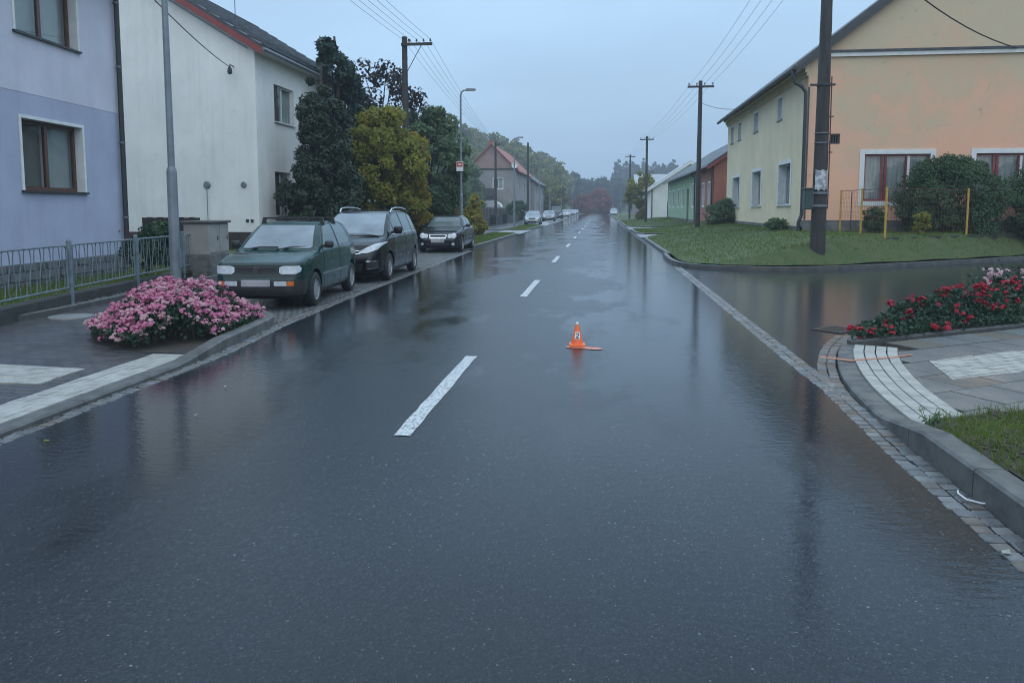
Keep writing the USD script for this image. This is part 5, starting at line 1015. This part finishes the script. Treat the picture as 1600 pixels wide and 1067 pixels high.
def wood(name, label, spots, zf, m, seed, kind='round', hh=(10, 15), ww=(3.2, 5), per=55, size=.62, ncl=26):
    r = np.random.default_rng(seed); PP, OO = [], []; tr = MB()
    for x, y in spots:
        h_, w_ = r.uniform(*hh), r.uniform(*ww); z = float(zf(x, y)); env = envelope(kind, h_ * (.78 if kind == 'round' else .95), w_, ncl, r, h_ * .2 if kind == 'round' else .5, cr=.34)
        P_, O_ = clump_points([(np.array(c) + (x, y, z), s, int(per * r.uniform(.6, 1.4))) for c, s in env], 1, r); PP.append(P_); OO.append(O_); tr.tube([(x, y, z - .5), (x, y, z + h_ * .7)], [.3, .1], 5)
    root = thing(name, label, 'wood', kind='stuff'); obj('crowns', leaf_quads(np.vstack(PP), np.vstack(OO), size, r, 1.5), m, root); obj('trunks', tr, 'bark', root)
rr = np.random.default_rng(77)
h1 = hill('hill', 'wooded hillside left of the far street', -50, 270, 52, 130, 17)
h2 = hill('hill', 'wooded ridge beyond the end of the road', 10, 440, 150, 90, 17)
h3 = hill('hill', 'forested ridge on the far right', 95, 520, 130, 120, 28)
wood('autumn_wood', 'autumn-coloured wood on the left hillside', [(x, y) for x, y in zip(rr.uniform(-70, -13, 90), rr.uniform(205, 330, 90)) if x < -9 - (y - 200) * .02], h1, 'leaf_far', 50, hh=(11, 15.5), ww=(3, 4.8))
wood('mixed_wood', 'misty mixed wood behind the russet bushes', list(zip(rr.uniform(-26, 30, 34), rr.uniform(300, 370, 34))), h2, 'leaf_far_conifer', 51, hh=(12, 17), ww=(3, 5))
wood('spruce_wood', 'misty spruce wood on the right-hand ridge', list(zip(rr.uniform(8, 120, 150), rr.uniform(405, 470, 150))), lambda x, y: max(h2(x, y), h3(x, y)), 'leaf_far_conifer', 52, 'cone', (12, 18), (2.4, 3.4), 34, .8, 30)
wood('far_hedges', 'hazy trees and hedges behind the houses on the right', list(zip(rr.uniform(20, 70, 26), rr.uniform(150, 260, 26))), lambda x, y: 0, 'leaf_far', 53, hh=(7, 11), ww=(3, 4.5), per=40)

# ---- flower beds: foliage plus every bloom
def bloom_mesh(r, rad, petals=13):
    P_, O_ = [], []
    for i in range(petals):
        a = i * 2.4; e = .15 + 1.25 * i / petals; d = np.array([math.cos(a) * math.sin(e), math.sin(a) * math.sin(e), math.cos(e)]); P_.append(d * rad * (.45 + .4 * i / petals)); O_.append(d)
    P_, O_ = np.array(P_), np.array(O_); return leaf_quads(P_, O_, rad * .9, r, 1.1, .1, .12)
def cluster(r, rad, n, spread):
    mb = MB()
    for i in range(n):
        c = r.normal(0, spread, 3) * (1, 1, .6); v, f = bloom_mesh(r, rad * r.uniform(.75, 1.2)); R = trimesh.transformations.euler_matrix(r.normal(0, .5), r.normal(0, .5), r.uniform(0, 6))[:3, :3]; mb.add(v @ R.T + c, f)
    return mb
def bed(name, label, cat, area, hf, nleaf, blooms, m_petals, seed, rad, ncl, leaf=.035, sprd=.03):
    r = np.random.default_rng(seed); root = thing(name, label, cat); x0, y0, x1, y1 = area.bounds; P_ = []
    while len(P_) < nleaf:
        q = np.c_[r.uniform(x0, x1, 4000), r.uniform(y0, y1, 4000)]; ok = shapely.contains_xy(area, q[:, 0], q[:, 1]); P_ += [tuple(p) for p in q[ok]]
    P_ = np.array(P_[:nleaf]); H = hf(P_[:, 0], P_[:, 1]); z = .10 + H * r.random(nleaf) ** .55; O_ = r.normal(0, .5, (nleaf, 3)); O_[:, 2] += .6
    obj('foliage', leaf_quads(np.c_[P_, z], O_, leaf, r, 1.6), 'leaf_rose', root, kind='stuff')
    st = MB()
    for p in P_[:160]: st.tube([(p[0], p[1], .08), (p[0] + r.normal(0, .04), p[1] + r.normal(0, .04), .1 + float(hf(p[0], p[1])) * .9)], [.006, .003], 4)
    obj('stems', st, 'bark', root, kind='stuff')
    n = 0; rest = {}; k = 0
    while n < blooms:
        x, y = r.uniform(x0, x1), r.uniform(y0, y1)
        if not shapely.contains_xy(area, x, y): continue
        h_ = float(hf(x, y)); e = area.exterior.distance(Point(x, y)); z = .10 + h_ * (r.uniform(.82, 1.08) if e > .2 or r.random() < .4 else r.uniform(.25, 1.0))
        if r.random() < .35 and float(meshkit.noise(np.array([[x * 3.2, y * 3.2, 1.0]]), seed)[0]) < .45: continue
        v, f = cluster(r, rad * r.uniform(.75, 1.2), int(r.integers(*ncl)), sprd).get(); v = v + (x, y, z); m = m_petals[int(min(len(m_petals) - 1, r.integers(0, 100) * len(m_petals) / 100))]
        if n < 290: obj('bloom', (v, f), m, root)
        else: rest.setdefault(m, MB()).add(v, f)
        n += 1
    for m, mb in rest.items(): obj('blooms', mb, m, root, kind='stuff')
    return root
def hL(x, y):
    d = dseg(np.asarray(x), np.asarray(y), [(-5.35, 9.6), (-6.5, 9.9)]); e = np.array([bedL.exterior.distance(Point(a, b)) for a, b in zip(np.atleast_1d(x), np.atleast_1d(y))]) if np.ndim(x) else bedL.exterior.distance(Point(float(x), float(y)))
    return .14 + .42 * smooth(np.asarray(e) / .65) * (1 - .25 * smooth(np.asarray(d) / 1.5))
bedLf = bedL.buffer(.02)
bed('rose_bed', 'dense mound of pink roses at the foot of the left lamp post', 'flower bed', bedLf.difference(Polygon([(-4.5, 7.7), (-5.5, 7.7), (-5.15, 8.3), (-4.78, 8.7), (-4.5, 8.7)])).buffer(-.005).buffer(.005), hL, 11000, 780, ['petal_pink', 'petal_pink', 'petal_pale'], 61, .033, (3, 6))
def hR(x, y):
    e = np.array([bedR.exterior.distance(Point(a, b)) for a, b in zip(np.atleast_1d(x), np.atleast_1d(y))]) if np.ndim(x) else bedR.exterior.distance(Point(float(x), float(y)))
    return .10 + .36 * smooth(np.asarray(e) / .45)
bed('rose_bed', 'long bed of dark green bushes with red roses on the right corner', 'flower bed', bedR.buffer(.05), hR, 23000, 210, ['petal_red'], 62, .048, (3, 7), .042, .06)
pk = thing('rose_bush', 'small pink rose bush among the red roses at the right edge', 'bush', (6.35, 12.35, .06)); r_ = np.random.default_rng(9)
q = r_.normal(0, .2, (900, 3)) * (1, 1, .7) + (0, 0, .40); obj('foliage', leaf_quads(q, q * .5, .045, r_, 1.6), 'leaf_rose', pk)
for k in range(16): obj('bloom', xf(cluster(r_, .038, 3, .03), None, (r_.normal(0, .22), r_.normal(0, .22), .60 + r_.uniform(-.1, .12))), 'petal_pale', pk)

# ---- grass
def blades(area, n, hgt, w, zf, seed, m='grass_blade', lean=.35):
    r = np.random.default_rng(seed); x0, y0, x1, y1 = area.bounds; P_ = np.zeros((0, 2))
    while len(P_) < n:
        q = np.c_[r.uniform(x0, x1, n), r.uniform(y0, y1, n)]; keep = shapely.contains_xy(area, q[:, 0], q[:, 1]) & (meshkit.fbm(np.c_[q * 1.6, np.zeros(n)], 3, seed) > r.uniform(.12, .5, n)); P_ = np.vstack([P_, q[keep]])
    P_ = P_[:n]; z = zf(P_[:, 0], P_[:, 1]); a = r.uniform(0, 2 * PI, n); h_ = hgt * r.uniform(.45, 1.3, n); b = r.uniform(0, 2 * PI, n); l = h_ * r.random(n) * lean * 2
    base = np.c_[P_, z - .01]; dx = np.c_[np.cos(a), np.sin(a), np.zeros(n)] * (w / 2); tip = base + np.c_[np.cos(b) * l, np.sin(b) * l, h_]
    mid = base + np.c_[np.cos(b) * l * .35, np.sin(b) * l * .35, h_ * .6]
    V = np.stack([base - dx, base + dx, mid + dx * .7, tip, mid - dx * .7], 1).reshape(-1, 3); i = np.arange(n)[:, None] * 5
    return V, np.vstack([i + [0, 1, 2], i + [0, 2, 4], i + [4, 2, 3]])
obj('grass', blades(vergeR, 42000, .07, .022, zr, 71), 'grass_blade', label='mown grass on the verge before the yellow house', cat='grass', kind='stuff')
for i, q in enumerate(V2[:2]): obj('grass', blades(q.intersection(sbox(0, 0, 12, 300)), 7000, .08, .05, V2Z[i], 72 + i), 'grass_blade', label=['grass on the second right-hand verge', 'grass on the third right-hand verge'][i], cat='grass', kind='stuff')
for i, q in enumerate(V3): obj('grass', blades(q, 5000, .07, .03, lambda x, y: np.full(len(x), .09), 75 + i), 'grass_blade', label=['grass on the strip behind the black saloon', 'grass on the second left strip'][i], cat='grass', kind='stuff')
zc = zcr
obj('grass', blades(cornerR.intersection(sbox(2.36, 3, 6.5, 8)), 17000, .09, .007, zc, 77, lean=.7), 'grass_blade', label='ragged wet grass at the lower right corner', cat='grass', kind='stuff')
r_ = np.random.default_rng(78); q = np.c_[r_.uniform(2.4, 4.5, 2300), r_.uniform(3.2, 6.3, 2300)]; q = q[shapely.contains_xy(cornerR, q[:, 0], q[:, 1])]
obj('dead_leaves', leaf_quads(np.c_[q, zc(q[:, 0], q[:, 1]) + .012], np.tile([0, 0, 1.0], (len(q), 1)), .03, r_, 1.5, 1.0, .3), 'litter', label='brown leaf litter in the ragged corner grass', cat='leaves', kind='stuff')
obj('grass', blades(gard.intersection(sbox(-11.9, 7, -8.9, 18.5)), 9000, .11, .012, zg, 79, lean=.5), 'grass_blade', label='long grass behind the left fence', cat='grass', kind='stuff')
w_ = thing('weed', 'leggy green weed at the pavement edge, lower right', 'plant', (2.47, 5.74, .05)); mb = MB(); PP = []
for k in range(9):
    a = r_.uniform(0, 6.28); t_ = np.array([math.cos(a) * .07, math.sin(a) * .07, r_.uniform(.10, .17)]); mb.tube([(0, 0, 0), t_ * .5, t_], .0025, 4); PP += [t_ * q_ + r_.normal(0, .012, 3) for q_ in np.linspace(.3, 1.1, 14)]
obj('stem', mb, 'leaf_green', w_); obj('leaves', leaf_quads(np.array(PP), np.tile([0, 0, 1.0], (len(PP), 1)), .014, r_, 2.0), 'leaf_green', w_)
# pebbles of the gravel strip
mb = MB(); r_ = np.random.default_rng(81); ico = trimesh.creation.icosphere(1)
for k in range(700):
    y = r_.uniform(7.5, 18); x = -8.6 - r_.uniform(.02, .26) - (0 if y < 10.9 else (y - 10.9) * .085); s_ = r_.uniform(.012, .03); mb.add(np.array(ico.vertices) * (s_, s_ * r_.uniform(.7, 1.2), s_ * .6) + (x, y, .105), ico.faces)
obj('pebbles', mb, 'sett_pale', label='loose pebbles along the foot of the left fence', cat='gravel', kind='stuff')
q = np.c_[r_.uniform(-9.0, -8.6, 70), r_.uniform(8.5, 13, 70), np.full(70, .125)]; obj('dead_leaves', leaf_quads(q, np.tile([0, 0, 1.0], (70, 1)), .05, r_, 1.4, 1.0, .3), 'litter', label='brown fallen leaves on the gravel by the manhole', cat='leaves', kind='stuff')
# red roses behind the fence and a few single leaves on the road
tree('garden_rose', 'straggly rose bush with red blooms behind the left fence', 'bush', (-9.75, 14.8, .3), 'round', 1.0, .42, 'leaf_rose', 83, .1, 24, 26, .05, .4, .02, limbs=12)
fr0 = stage.GetPrimAtPath('/World/garden_rose')
for k in range(6): obj('bloom', xf(cluster(r_, .03, 2, .02), None, (r_.normal(0, .22), r_.normal(0, .22), r_.uniform(.5, 1.0))), 'petal_red', fr0)
for i, (x, y, m, lab) in enumerate([(-4.02, 4.83, 'leaf_yellow', 'yellow fallen leaf on the wet road at the lower left'), (-3.55, 6.55, 'leaf_pale', 'pale fallen leaf on the road below the pink bed'), (-3.3, 5.6, 'leaf_pale', 'pale leaf on the wet asphalt between left gutter and dash'), (2.02, 3.78, 'leaf_pale', 'pale curled leaf in the right gutter, lowest in the picture')]):
    v, f = leaf_quads(np.zeros((1, 3)), np.array([[0, 0, 1.0]]), .034, np.random.default_rng(90 + i), 1.7, 2.0, .08); obj('fallen_leaf', (v * (1, 1, 1) + (x, y, .018), f), m, label=lab, cat='leaf')
# ------------------------------------------------------------------ street furniture, poles, wires, fences
mat('pole_grey', (.20, .225, .25), (.15, .17, .19), 3, .4, .5, metallic=.3)
mat('pole_dark', (.040, .034, .031), (.024, .021, .020), 5, .55, .75, bump=.5, bscale=25, stretch=(1, 1, .15))
mat('insulator', (.10, .07, .05), (.06, .045, .035), 10, .25)
mat('fence_blue', (.16, .20, .225), (.10, .13, .15), 7, .45, .6)
mat('fence_yellow', (.50, .30, .05), (.40, .23, .035), 6, .45)
mat('wire_rust', (.12, .045, .03), (.08, .03, .02), 6, .6)
mat('wall_dark', (.045, .046, .042), (.025, .027, .024), 4, .7, bump=.5, bscale=20)
mat('cabinet_beige', (.30, .29, .27), (.24, .23, .215), 2, .55, bump=.1)
mat('cabinet_lid', (.09, .085, .075), (.06, .065, .055), 4, .6, bump=.3)
mat('cone_orange', (.85, .16, .045), (.78, .14, .04), 10, .35)
mat('paper', (.52, .53, .54), (.25, .26, .28), 7, .7, ramp=(.45, .55))
mat('sign_red', (.50, .05, .05), None, 3, .4); mat('sign_white', (.70, .70, .70), None, 3, .4); mat('ink', (.03, .03, .035), None, 3, .6)
mat('cable', (.012, .012, .014), None, 3, .5)
def lamp_post(label, loc, h, group=None):
    t = thing('lamp_post', label, 'lamp post', loc, 0, group)
    obj('lower_tube', MB().lathe([(.088, 0), (.088, 2.28), (.080, 2.34), (.062, 2.38)], 18), 'pole_grey', t, smooth=40)
    obj('upper_tube', MB().tube([(0, 0, 2.3), (0, 0, h - .25), (.03, 0, h - .08), (.15, 0, h + .02), (.30, 0, h + .03)], [.060, .045, .040, .036, .034], 12), 'pole_grey', t, smooth=40)
    hd = obj('lamp_head', trimesh.convex.convex_hull(np.array([(.25, -.05, h), (.25, .05, h), (.25, -.05, h + .08), (.25, .05, h + .08), (.78, -.11, h + .03), (.78, .11, h + .03), (.72, -.08, h + .10), (.72, .08, h + .10), (.40, -.12, h), (.40, .12, h), (.4, -.09, h + .11), (.4, .09, h + .11)])), 'pole_grey', t)
    obj('lens', MB().box(.34, .72, -.08, .08, h - .012, h + .01), 'lamp_lens', hd); obj('hatch', MB().box(.084, .092, -.04, .04, .6, .95), 'pole_grey', t)
    return t
lp1 = lamp_post('tall grey lamp post rising behind the pink rose bed', (-7.52, 12.3, .06), 7.4)
lps = [(-6.9, 36.4, 'grey lamp post carrying the red and white stop sign'), (-7.1, 61, 'thin grey lamp post on the second left grass strip'), (-6.75, 82, 'lamp post beside the silver estate car'), (-6.75, 99.5, 'lamp post just beyond the silver cars on the left'), (-6.9, 131, 'hazy lamp post beyond the dark van'), (-7.3, 163, 'very hazy small lamp post, second from last on the left'), (-7.4, 196, 'last and smallest lamp post on the left')]
for x, y, l in lps: copy_of(lp1, (x, y, .08), 0, label=l, group='lamp posts along the left pavement')
tag(lp1, group='lamp posts along the left pavement')
for x, y, l in ((3.3, 122, 'pale lamp post right of the far road, beside the bush'), (3.1, 190, 'small pale lamp post right of where the road ends')): copy_of(lp1, (x, y, .2), 180, label=l, group='far lamp posts on the right')
sg = thing('stop_sign_board', 'small red and white sign fixed on the second lamp post', 'sign', (-6.9, 36.4, 3.55))
obj('board', MB().cbox(-.22, .12, -.10, -.07, 0, .46, .01), 'sign_white', sg); obj('red_field', MB().box(-.20, .10, -.106, -.101, .22, .44), 'sign_red', sg); obj('bracket', MB().bar((-.05, -.07, .23), (-.05, .0, .23), .1, .05), 'pole_grey', sg)
mb = MB(); mb.bar((-.14, -.110, .33), (.04, -.110, .33), .004, .06); obj('white_bar', mb, 'sign_white', sg)

# utility poles
def insul(mb, x, z): mb.add(*xf(MB().lathe([(.012, 0), (.012, .06), (.045, .06), (.05, .10), (.03, .12), (.04, .16), (0, .18)], 8), None, (x, 0, z)))
def pole(label, loc, h, r0, r1, arm=None, double=False, braces=True, group=None):
    t = thing('utility_pole', label, 'utility pole', loc, 0, group)
    obj('shaft', MB().tube([(0, 0, -.2), (0, 0, h * .5), (0, 0, h)], [r0, (r0 + r1) / 2, r1], 14), 'pole_dark', t, smooth=50)
    if arm:
        a0, a1 = arm; am = obj('crossarm', MB().box(a0, a1, -.17, -.08, h - .42, h - .30), 'pole_dark', t)
        n = 5 if not double else 4
        for k in range(n):
            x = a0 + .08 + (a1 - a0 - .16) * k / (n - 1)
            if abs(x) < r1: x = r1 + .1
            mb = MB(); insul(mb, x, h - .30); obj('insulator', xf(mb, None, (0, -.125, 0)), 'insulator', am)
        if braces: obj('brace', MB().bar((r1, -.13, h - 1.6), (a1 * .62, -.13, h - .42), .05, .02), 'pole_dark', am)
    return t
p1_ = pole('tall dark utility pole above the yellow tree on the left', (-8.9, 33.4, .1), 9.35, .16, .12, (-.12, 1.30))
p2_ = pole('dark pole in front of the grey house with pink gable', (-11.5, 81, .1), 8.9, .16, .12, (-.12, .5), braces=False)
p3_ = pole('dark pole at the street corner of the grey house', (-8.6, 88, .1), 9.4, .15, .11)
r1_ = pole('thick dark pole on the corner verge with torn notice', (6.23, 22.1, .40), 9.9, .215, .125, (-.7, .7), True)
r2_ = pole('dark T-shaped pole before the green house', (5.95, 46.5, .6), 8.8, .16, .115, (-.78, .78), True, False)
r3_ = pole('T-shaped pole beside the small white house', (4.95, 82, .4), 9.1, .16, .115, (-.75, .75), True, False)
r4_ = pole('thin distant T-shaped pole left of the hazy bush', (4.35, 112, .3), 9.4, .15, .11, (-.75, .75), True, False)
# fittings on the near pole
obj('clamp_band', MB().lathe([(.185, 4.75), (.20, 4.75), (.20, 4.82), (.185, 4.82)], 16), 'dark_metal', r1_); mb = MB().bar((-.38, -.05, 4.78), (.3, -.05, 4.78), .05, .06); obj('clamp_arm', mb, 'dark_metal', r1_)
for z_ in (3.15, 3.42): obj('wire_band', MB().lathe([(.198, z_), (.206, z_), (.206, z_ + .03), (.198, z_ + .03)], 16), 'zinc', r1_)
cbx = obj('junction_box', MB().cbox(-.42, -.16, -.10, .22, 1.28, 1.86, .02), 'green_pipe', r1_, label='grey-green cable box on the left of the pole'); obj('box_lid', MB().cbox(-.45, -.13, -.13, .25, 1.86, 1.90, .01), 'cabinet_lid', cbx)
for z_ in (1.36, 1.72): obj('clamp_band', MB().lathe([(.207, z_), (.235, z_), (.235, z_ + .06), (.207, z_ + .06)], 16), 'zinc', r1_)
a = np.linspace(-2.5, -.7, 8); Rn = np.array([.215 if True else 0])
v, f = [], []
for i, t_ in enumerate(a):
    j = .03 * math.sin(i * 2.3); v += [(.217 * math.cos(t_), .217 * math.sin(t_), 1.84 + j), (.212 * math.cos(t_), .212 * math.sin(t_), 2.42 - abs(j) * 1.5)]
for i in range(7): f.append((2 * i, 2 * i + 2, 2 * i + 3, 2 * i + 1))
obj('torn_notice', (np.array(v), np.array(f)), 'paper', r1_, label='torn pale paper notice')
obj('cable_riser', MB().tube([(.20, -.10, 1.3), (.205, -.09, 2.6), (.19, -.08, 5)], .018, 6), 'wire_rust', r1_)
for z_ in (2.9, 3.9): obj('pole_step', MB().bar((.14, .0, z_), (.30, -.02, z_), .03, .03), 'dark_metal', r1_)
# wires
def wire(name, label, pts, sag, r=.012, group=None):
    P_ = []
    for a_, b_, s_ in zip(pts[:-1], pts[1:], sag):
        a_, b_ = np.array(a_, float), np.array(b_, float); n = 12
        for i in range(n if (b_ != np.array(pts[-1])).any() else n + 1): t_ = i / n; p = a_ + (b_ - a_) * t_; p[2] -= 4 * s_ * t_ * (1 - t_); P_.append(p)
    obj(name, MB().tube(P_, r, 5), 'cable', label=label, cat='overhead wire', group=group)
names = ['leftmost', 'second', 'middle', 'fourth', 'rightmost']
for k in range(5):
    x = -9.02 + .08 + (1.42 - .16) * k / 4; z = 9.3; wire('overhead_wire', '%s of the five wires on the left pole line' % names[k], [(x + .3, -6, 9.6), (x, 33.27, z), (-11.5 + .1 + .08 * k, 80.87, 8.85), (-10 + .1 * k, 130, 9)], [.5, .55, .5], .0065, 'wires of the left pole line')
for k in range(4):
    o = -.62 + 1.24 * k / 3; wire('overhead_wire', '%s of the four wires on the right T-pole line' % ['leftmost', 'second from left', 'third', 'rightmost'][k], [(6.3 + o, -10, 10.4), (6.23 + o, 21.97, 10.05), (5.95 + o, 46.37, 9.2), (4.95 + o, 81.87, 9.35), (4.35 + o, 111.87, 9.6), (4.0 + o, 150, 9.6)], [.4, .3, .4, .4, .4], .0065, 'wires of the right pole line')
wire('service_cable', 'thick black cable hanging from the near pole to the gable of the yellow house', [(6.35, 22.1, 9.75), (14.75, 28.92, 7.42)], [.55], .022)
wire('service_cable', 'thin cable from the white gable wall towards the lamp post', [(-12.98, 25.02, 6.66), (-8.75, 14.0, 5.78), (-3.5, 0, 6.6)], [.08, .3], .014)
wire('service_cable', 'cable from the T-shaped pole to the yellow house eaves', [(6.0, 46.5, 8.1), (7.45, 40, 6.9)], [.2], .014)

# left fence: one thing per panel run, posts, rails and every bar
FL = [(-8.38, 8.98), (-8.83, 11.35), (-9.22, 13.72), (-9.56, 15.95), (-9.82, 18.2)]
fe = thing('fence', 'low blue-grey metal fence with wavy bars on the left', 'fence', (0, 0, 0))
zb = .27
def lerp(a, b, t): return np.array(a) * (1 - t) + np.array(b) * t
nb = 0
for i, (a, b) in enumerate(zip(FL[:-1], FL[1:])):
    a3, b3 = np.array([*a, 0]), np.array([*b, 0]); d = (b3 - a3) / np.linalg.norm(b3 - a3); L_ = np.linalg.norm(b3 - a3); top = 1.10
    def at(s, z_): return a3 + d * s + np.array([0, 0, z_])
    obj('top_rail', MB().tube([at(.09, .80), at(.09, top - .06), at(.12, top - .015), at(.17, top), at(L_ - .17, top), at(L_ - .12, top - .015), at(L_ - .09, top - .06), at(L_ - .09, .80)], .016, 8), 'fence_blue', fe)
    obj('bottom_rail', MB().tube([at(.05, zb + .12), at(L_ - .05, zb + .12)], .016, 8), 'fence_blue', fe)
    obj('side_bar', MB().tube([at(.09, zb + .12), at(.09, .82)], .014, 6), 'fence_blue', fe); obj('side_bar', MB().tube([at(L_ - .09, zb + .12), at(L_ - .09, .82)], .014, 6), 'fence_blue', fe)
    n = int((L_ - .3) / .125)
    for k in range(n):
        s0 = .2 + (L_ - .4) * k / (n - 1); zz = np.linspace(zb + .12, top, 9); sw = .028 * np.sin(np.linspace(0, 2 * PI, 9)) * (1 if k % 2 else -1)
        obj('bar', MB().tube([at(s0 + w_, z_) for w_, z_ in zip(sw, zz)], .0085, 5, False), 'fence_blue', fe)
for a in FL: obj('post', MB().tube([(a[0], a[1], .1), (a[0], a[1], 1.17), (a[0], a[1], 1.19)], [.042, .042, .02], 12), 'fence_blue', fe)
mb = MB()
for a, b in zip([(-8.33, 6.0)] + FL, FL + [(-9.9, 19)]): mb.bar((a[0] - .12, a[1], .14), (b[0] - .12, b[1], .14), .26, .26)
obj('base_wall', mb, 'wall_dark', fe)
cb = thing('utility_cabinet', 'beige double electricity cabinet on a stone base behind the fence', 'cabinet', (-9.52, 16.95, .0), 6)
obj('housing', MB().cbox(-.30, .30, -.58, .58, .62, 1.36, .012), 'cabinet_beige', cb); obj('lid', MB().cbox(-.36, .36, -.64, .64, 1.36, 1.42, .015), 'cabinet_lid', cb); obj('base', MB().cbox(-.33, .33, -.61, .61, .05, .62, .02), 'plinth_stone', cb)
for s in (-.29, .29): d_ = obj('door', MB().cbox(.298, .312, s - .265, s + .265, .66, 1.33, .006), 'cabinet_beige', cb); obj('lock', MB().box(.312, .325, s + .15, s + .19, .95, 1.05), 'dark_metal', d_)
gt_ = thing('yard_gate', 'dark wooden yard gate between lilac and white house', 'gate', (-13.3, 21.6, .15))
for k in range(11): obj('board', MB().box(-.95 + k * .175, -.95 + k * .175 + .155, -.02, .02, .1, 1.28 + .01 * (k % 2)), 'dark_wood', gt_)
for z_ in (.35, 1.0): obj('rail', MB().box(-.95, .97, .021, .06, z_, z_ + .1), 'dark_wood', gt_)
# far-left street details: awning and wall by the balcony house
aw = thing('awning', 'white rounded awning under the balcony of the grey house', 'awning', (-15.9, 106.5, 0)); a = np.linspace(0, PI, 13); v, f = [], []
for i, t_ in enumerate(a):
    for y in (-1.3, 1.3): v.append((-1.7 * math.cos(t_) , y, 1.9 + .95 * math.sin(t_)))
for i in range(12): f.append((2 * i, 2 * i + 1, 2 * i + 3, 2 * i + 2))
obj('cover', (np.array(v), np.array(f)), 'sign_white', aw)
v = [(-1.7 * math.cos(t_), -1.3, 1.9 + .95 * math.sin(t_)) for t_ in a]; obj('front', (np.array(v), np.array([(0, i, i + 1) for i in range(1, 12)])), 'paper', aw)
for sx in (-1.6, 1.6):
    for y in (-1.25, 1.25): obj('leg', MB().tube([(sx, y, 0), (sx, y, 1.95)], .05, 6), 'zinc', aw)
gw_ = thing('garden_wall', 'dark board fence and wall below the grey house', 'fence', (-12.6, 96, 0))
for k in range(16): obj('board', MB().box(-5.0 + k * .44, -5.0 + k * .44 + .4, -.03, .03, .1, 1.7), 'dark_wood', gw_)
tag(obj('garden_wall_side', MB().box(-10.6, -10.4, 62, 95, .0, .9), 'wall_dark'), 'low dark garden wall along the left pavement', 'wall')
for i, (x, y) in enumerate([(-11.3, 70), (-11.0, 76)]):
    bn = thing('wheelie_bin', ['grey bin against the low garden wall', 'second bin further along the garden wall'][i], 'bin', (x + 1.2, y, .08)); obj('tub', trimesh.convex.convex_hull(np.array([(sx * w_, sy * w_, z_) for sx in (-1, 1) for sy in (-1, 1) for w_, z_ in ((.22, .1), (.29, 1.0))])), 'plastic_black', bn); obj('lid', MB().cbox(-.31, .31, -.31, .33, 1.0, 1.07, .02), 'plastic_black', bn)

# right garden fence with yellow posts
ff = thing('fence', 'wire fence with yellow posts round the corner garden', 'fence', (0, 0, 0))
PT = [(8.80, 28.5, .84), (8.83, 26.4, .84), (8.86, 24.3, .83), (12.36, 26.7, .84), (15.6, 28.75, .88)]
for i, p in enumerate(PT): obj('post', MB().tube([(p[0], p[1], p[2] - .1), (p[0], p[1], p[2] + 1.55)], .033, 10), 'fence_yellow', ff)
obj('brace_post', MB().tube([(8.82, 27.4, .9), (8.82, 27.4, 2.3)], .016, 8), 'wire_rust', ff)
mb = MB(); ms = MB()
for a, b in zip(PT[:-1], PT[1:]):
    a, b = np.array(a), np.array(b); mb.tube([a + (0, 0, 1.50), b + (0, 0, 1.50)], .011, 6, False); L_ = np.linalg.norm(b - a)
    for z_ in np.arange(.12, 1.5, .16): ms.tube([a + (0, 0, z_), b + (0, 0, z_)], .003, 3, False)
    for s_ in np.arange(.1, L_, .16): p = a + (b - a) * s_ / L_; ms.tube([p + (0, 0, .08), p + (0, 0, 1.50)], .003, 3, False)
obj('top_rail', mb, 'wire_rust', ff); obj('wire_mesh', ms, 'wire_rust', ff)
mb = MB()
for a, b in zip(PT[:-1], PT[1:]): mb.bar((a[0], a[1], a[2] - .21), (b[0], b[1], b[2] - .21), .16, .36)
obj('base_wall', mb, 'wall_dark', ff)

# traffic cone with its number, and small litter
co = thing('traffic_cone', 'small orange cone marked 2 standing on the wet road', 'cone', (-.27, 9.12, .006), 4)
hb = trimesh.convex.convex_hull(np.array([(math.copysign(.078, sx) + .018 * math.cos(a), math.copysign(.078, sy) + .018 * math.sin(a), z_) for sx in (-1, 1) for sy in (-1, 1) for a in np.linspace(0, 2 * PI, 9) for z_ in (.004, .024)]))
obj('base', hb, 'cone_orange', co); obj('body', MB().lathe([(.080, .022), (.074, .034), (.022, .262), (.018, .268)], 24), 'cone_orange', co, smooth=40); obj('tip', MB().lathe([(.0185, .262), (.018, .285), (.014, .295), (0, .297)], 16), 'sign_white', co)
# the number plate of the cone follows its sloping face
sl_ = math.atan2(.052, .228); R = trimesh.transformations.rotation_matrix(PI / 2 - sl_, (1, 0, 0))[:3, :3]
plq = MB().prism(Polygon([(-.034, -.042), (.034, -.042), (.027, .042), (-.027, .042)]), 0, .003); ptx = obj('number_plate', xf(plq, R, (0, -.0545, .135)), 'sign_white', co)
tx = meshkit.text_mesh('2', .062, .002, True); v = np.array(tx.vertices); v[:, :2] -= v[:, :2].mean(0) if False else (v[:, :2].min(0) + v[:, :2].max(0)) / 2; obj('digit', (v @ R.T + np.array([0, -.0575, .135]), np.array(tx.faces)), 'ink', ptx)
obj('plastic_strap', MB().tube([(2.145, 4.56, .03), (2.12, 4.50, .035), (2.13, 4.42, .03), (2.19, 4.37, .03), (2.27, 4.36, .035)], .005, 6), 'sign_white', label='white plastic strap lying in the right gutter by the kerb', cat='litter')
# ------------------------------------------------------------------ the misty air
M['haze_look'] = usdkit.material(stage, '/World/Looks/haze_look', {'v': ('principled_volume', {'color': (.82, .90, 1.0), 'density': .00075, 'anisotropy': .2})}, volume='v.volume')
obj('haze', MB().box(-470, 470, -70, 760, -1.1, 62), 'haze_look', kind='stuff', label='rainy mist in the street')
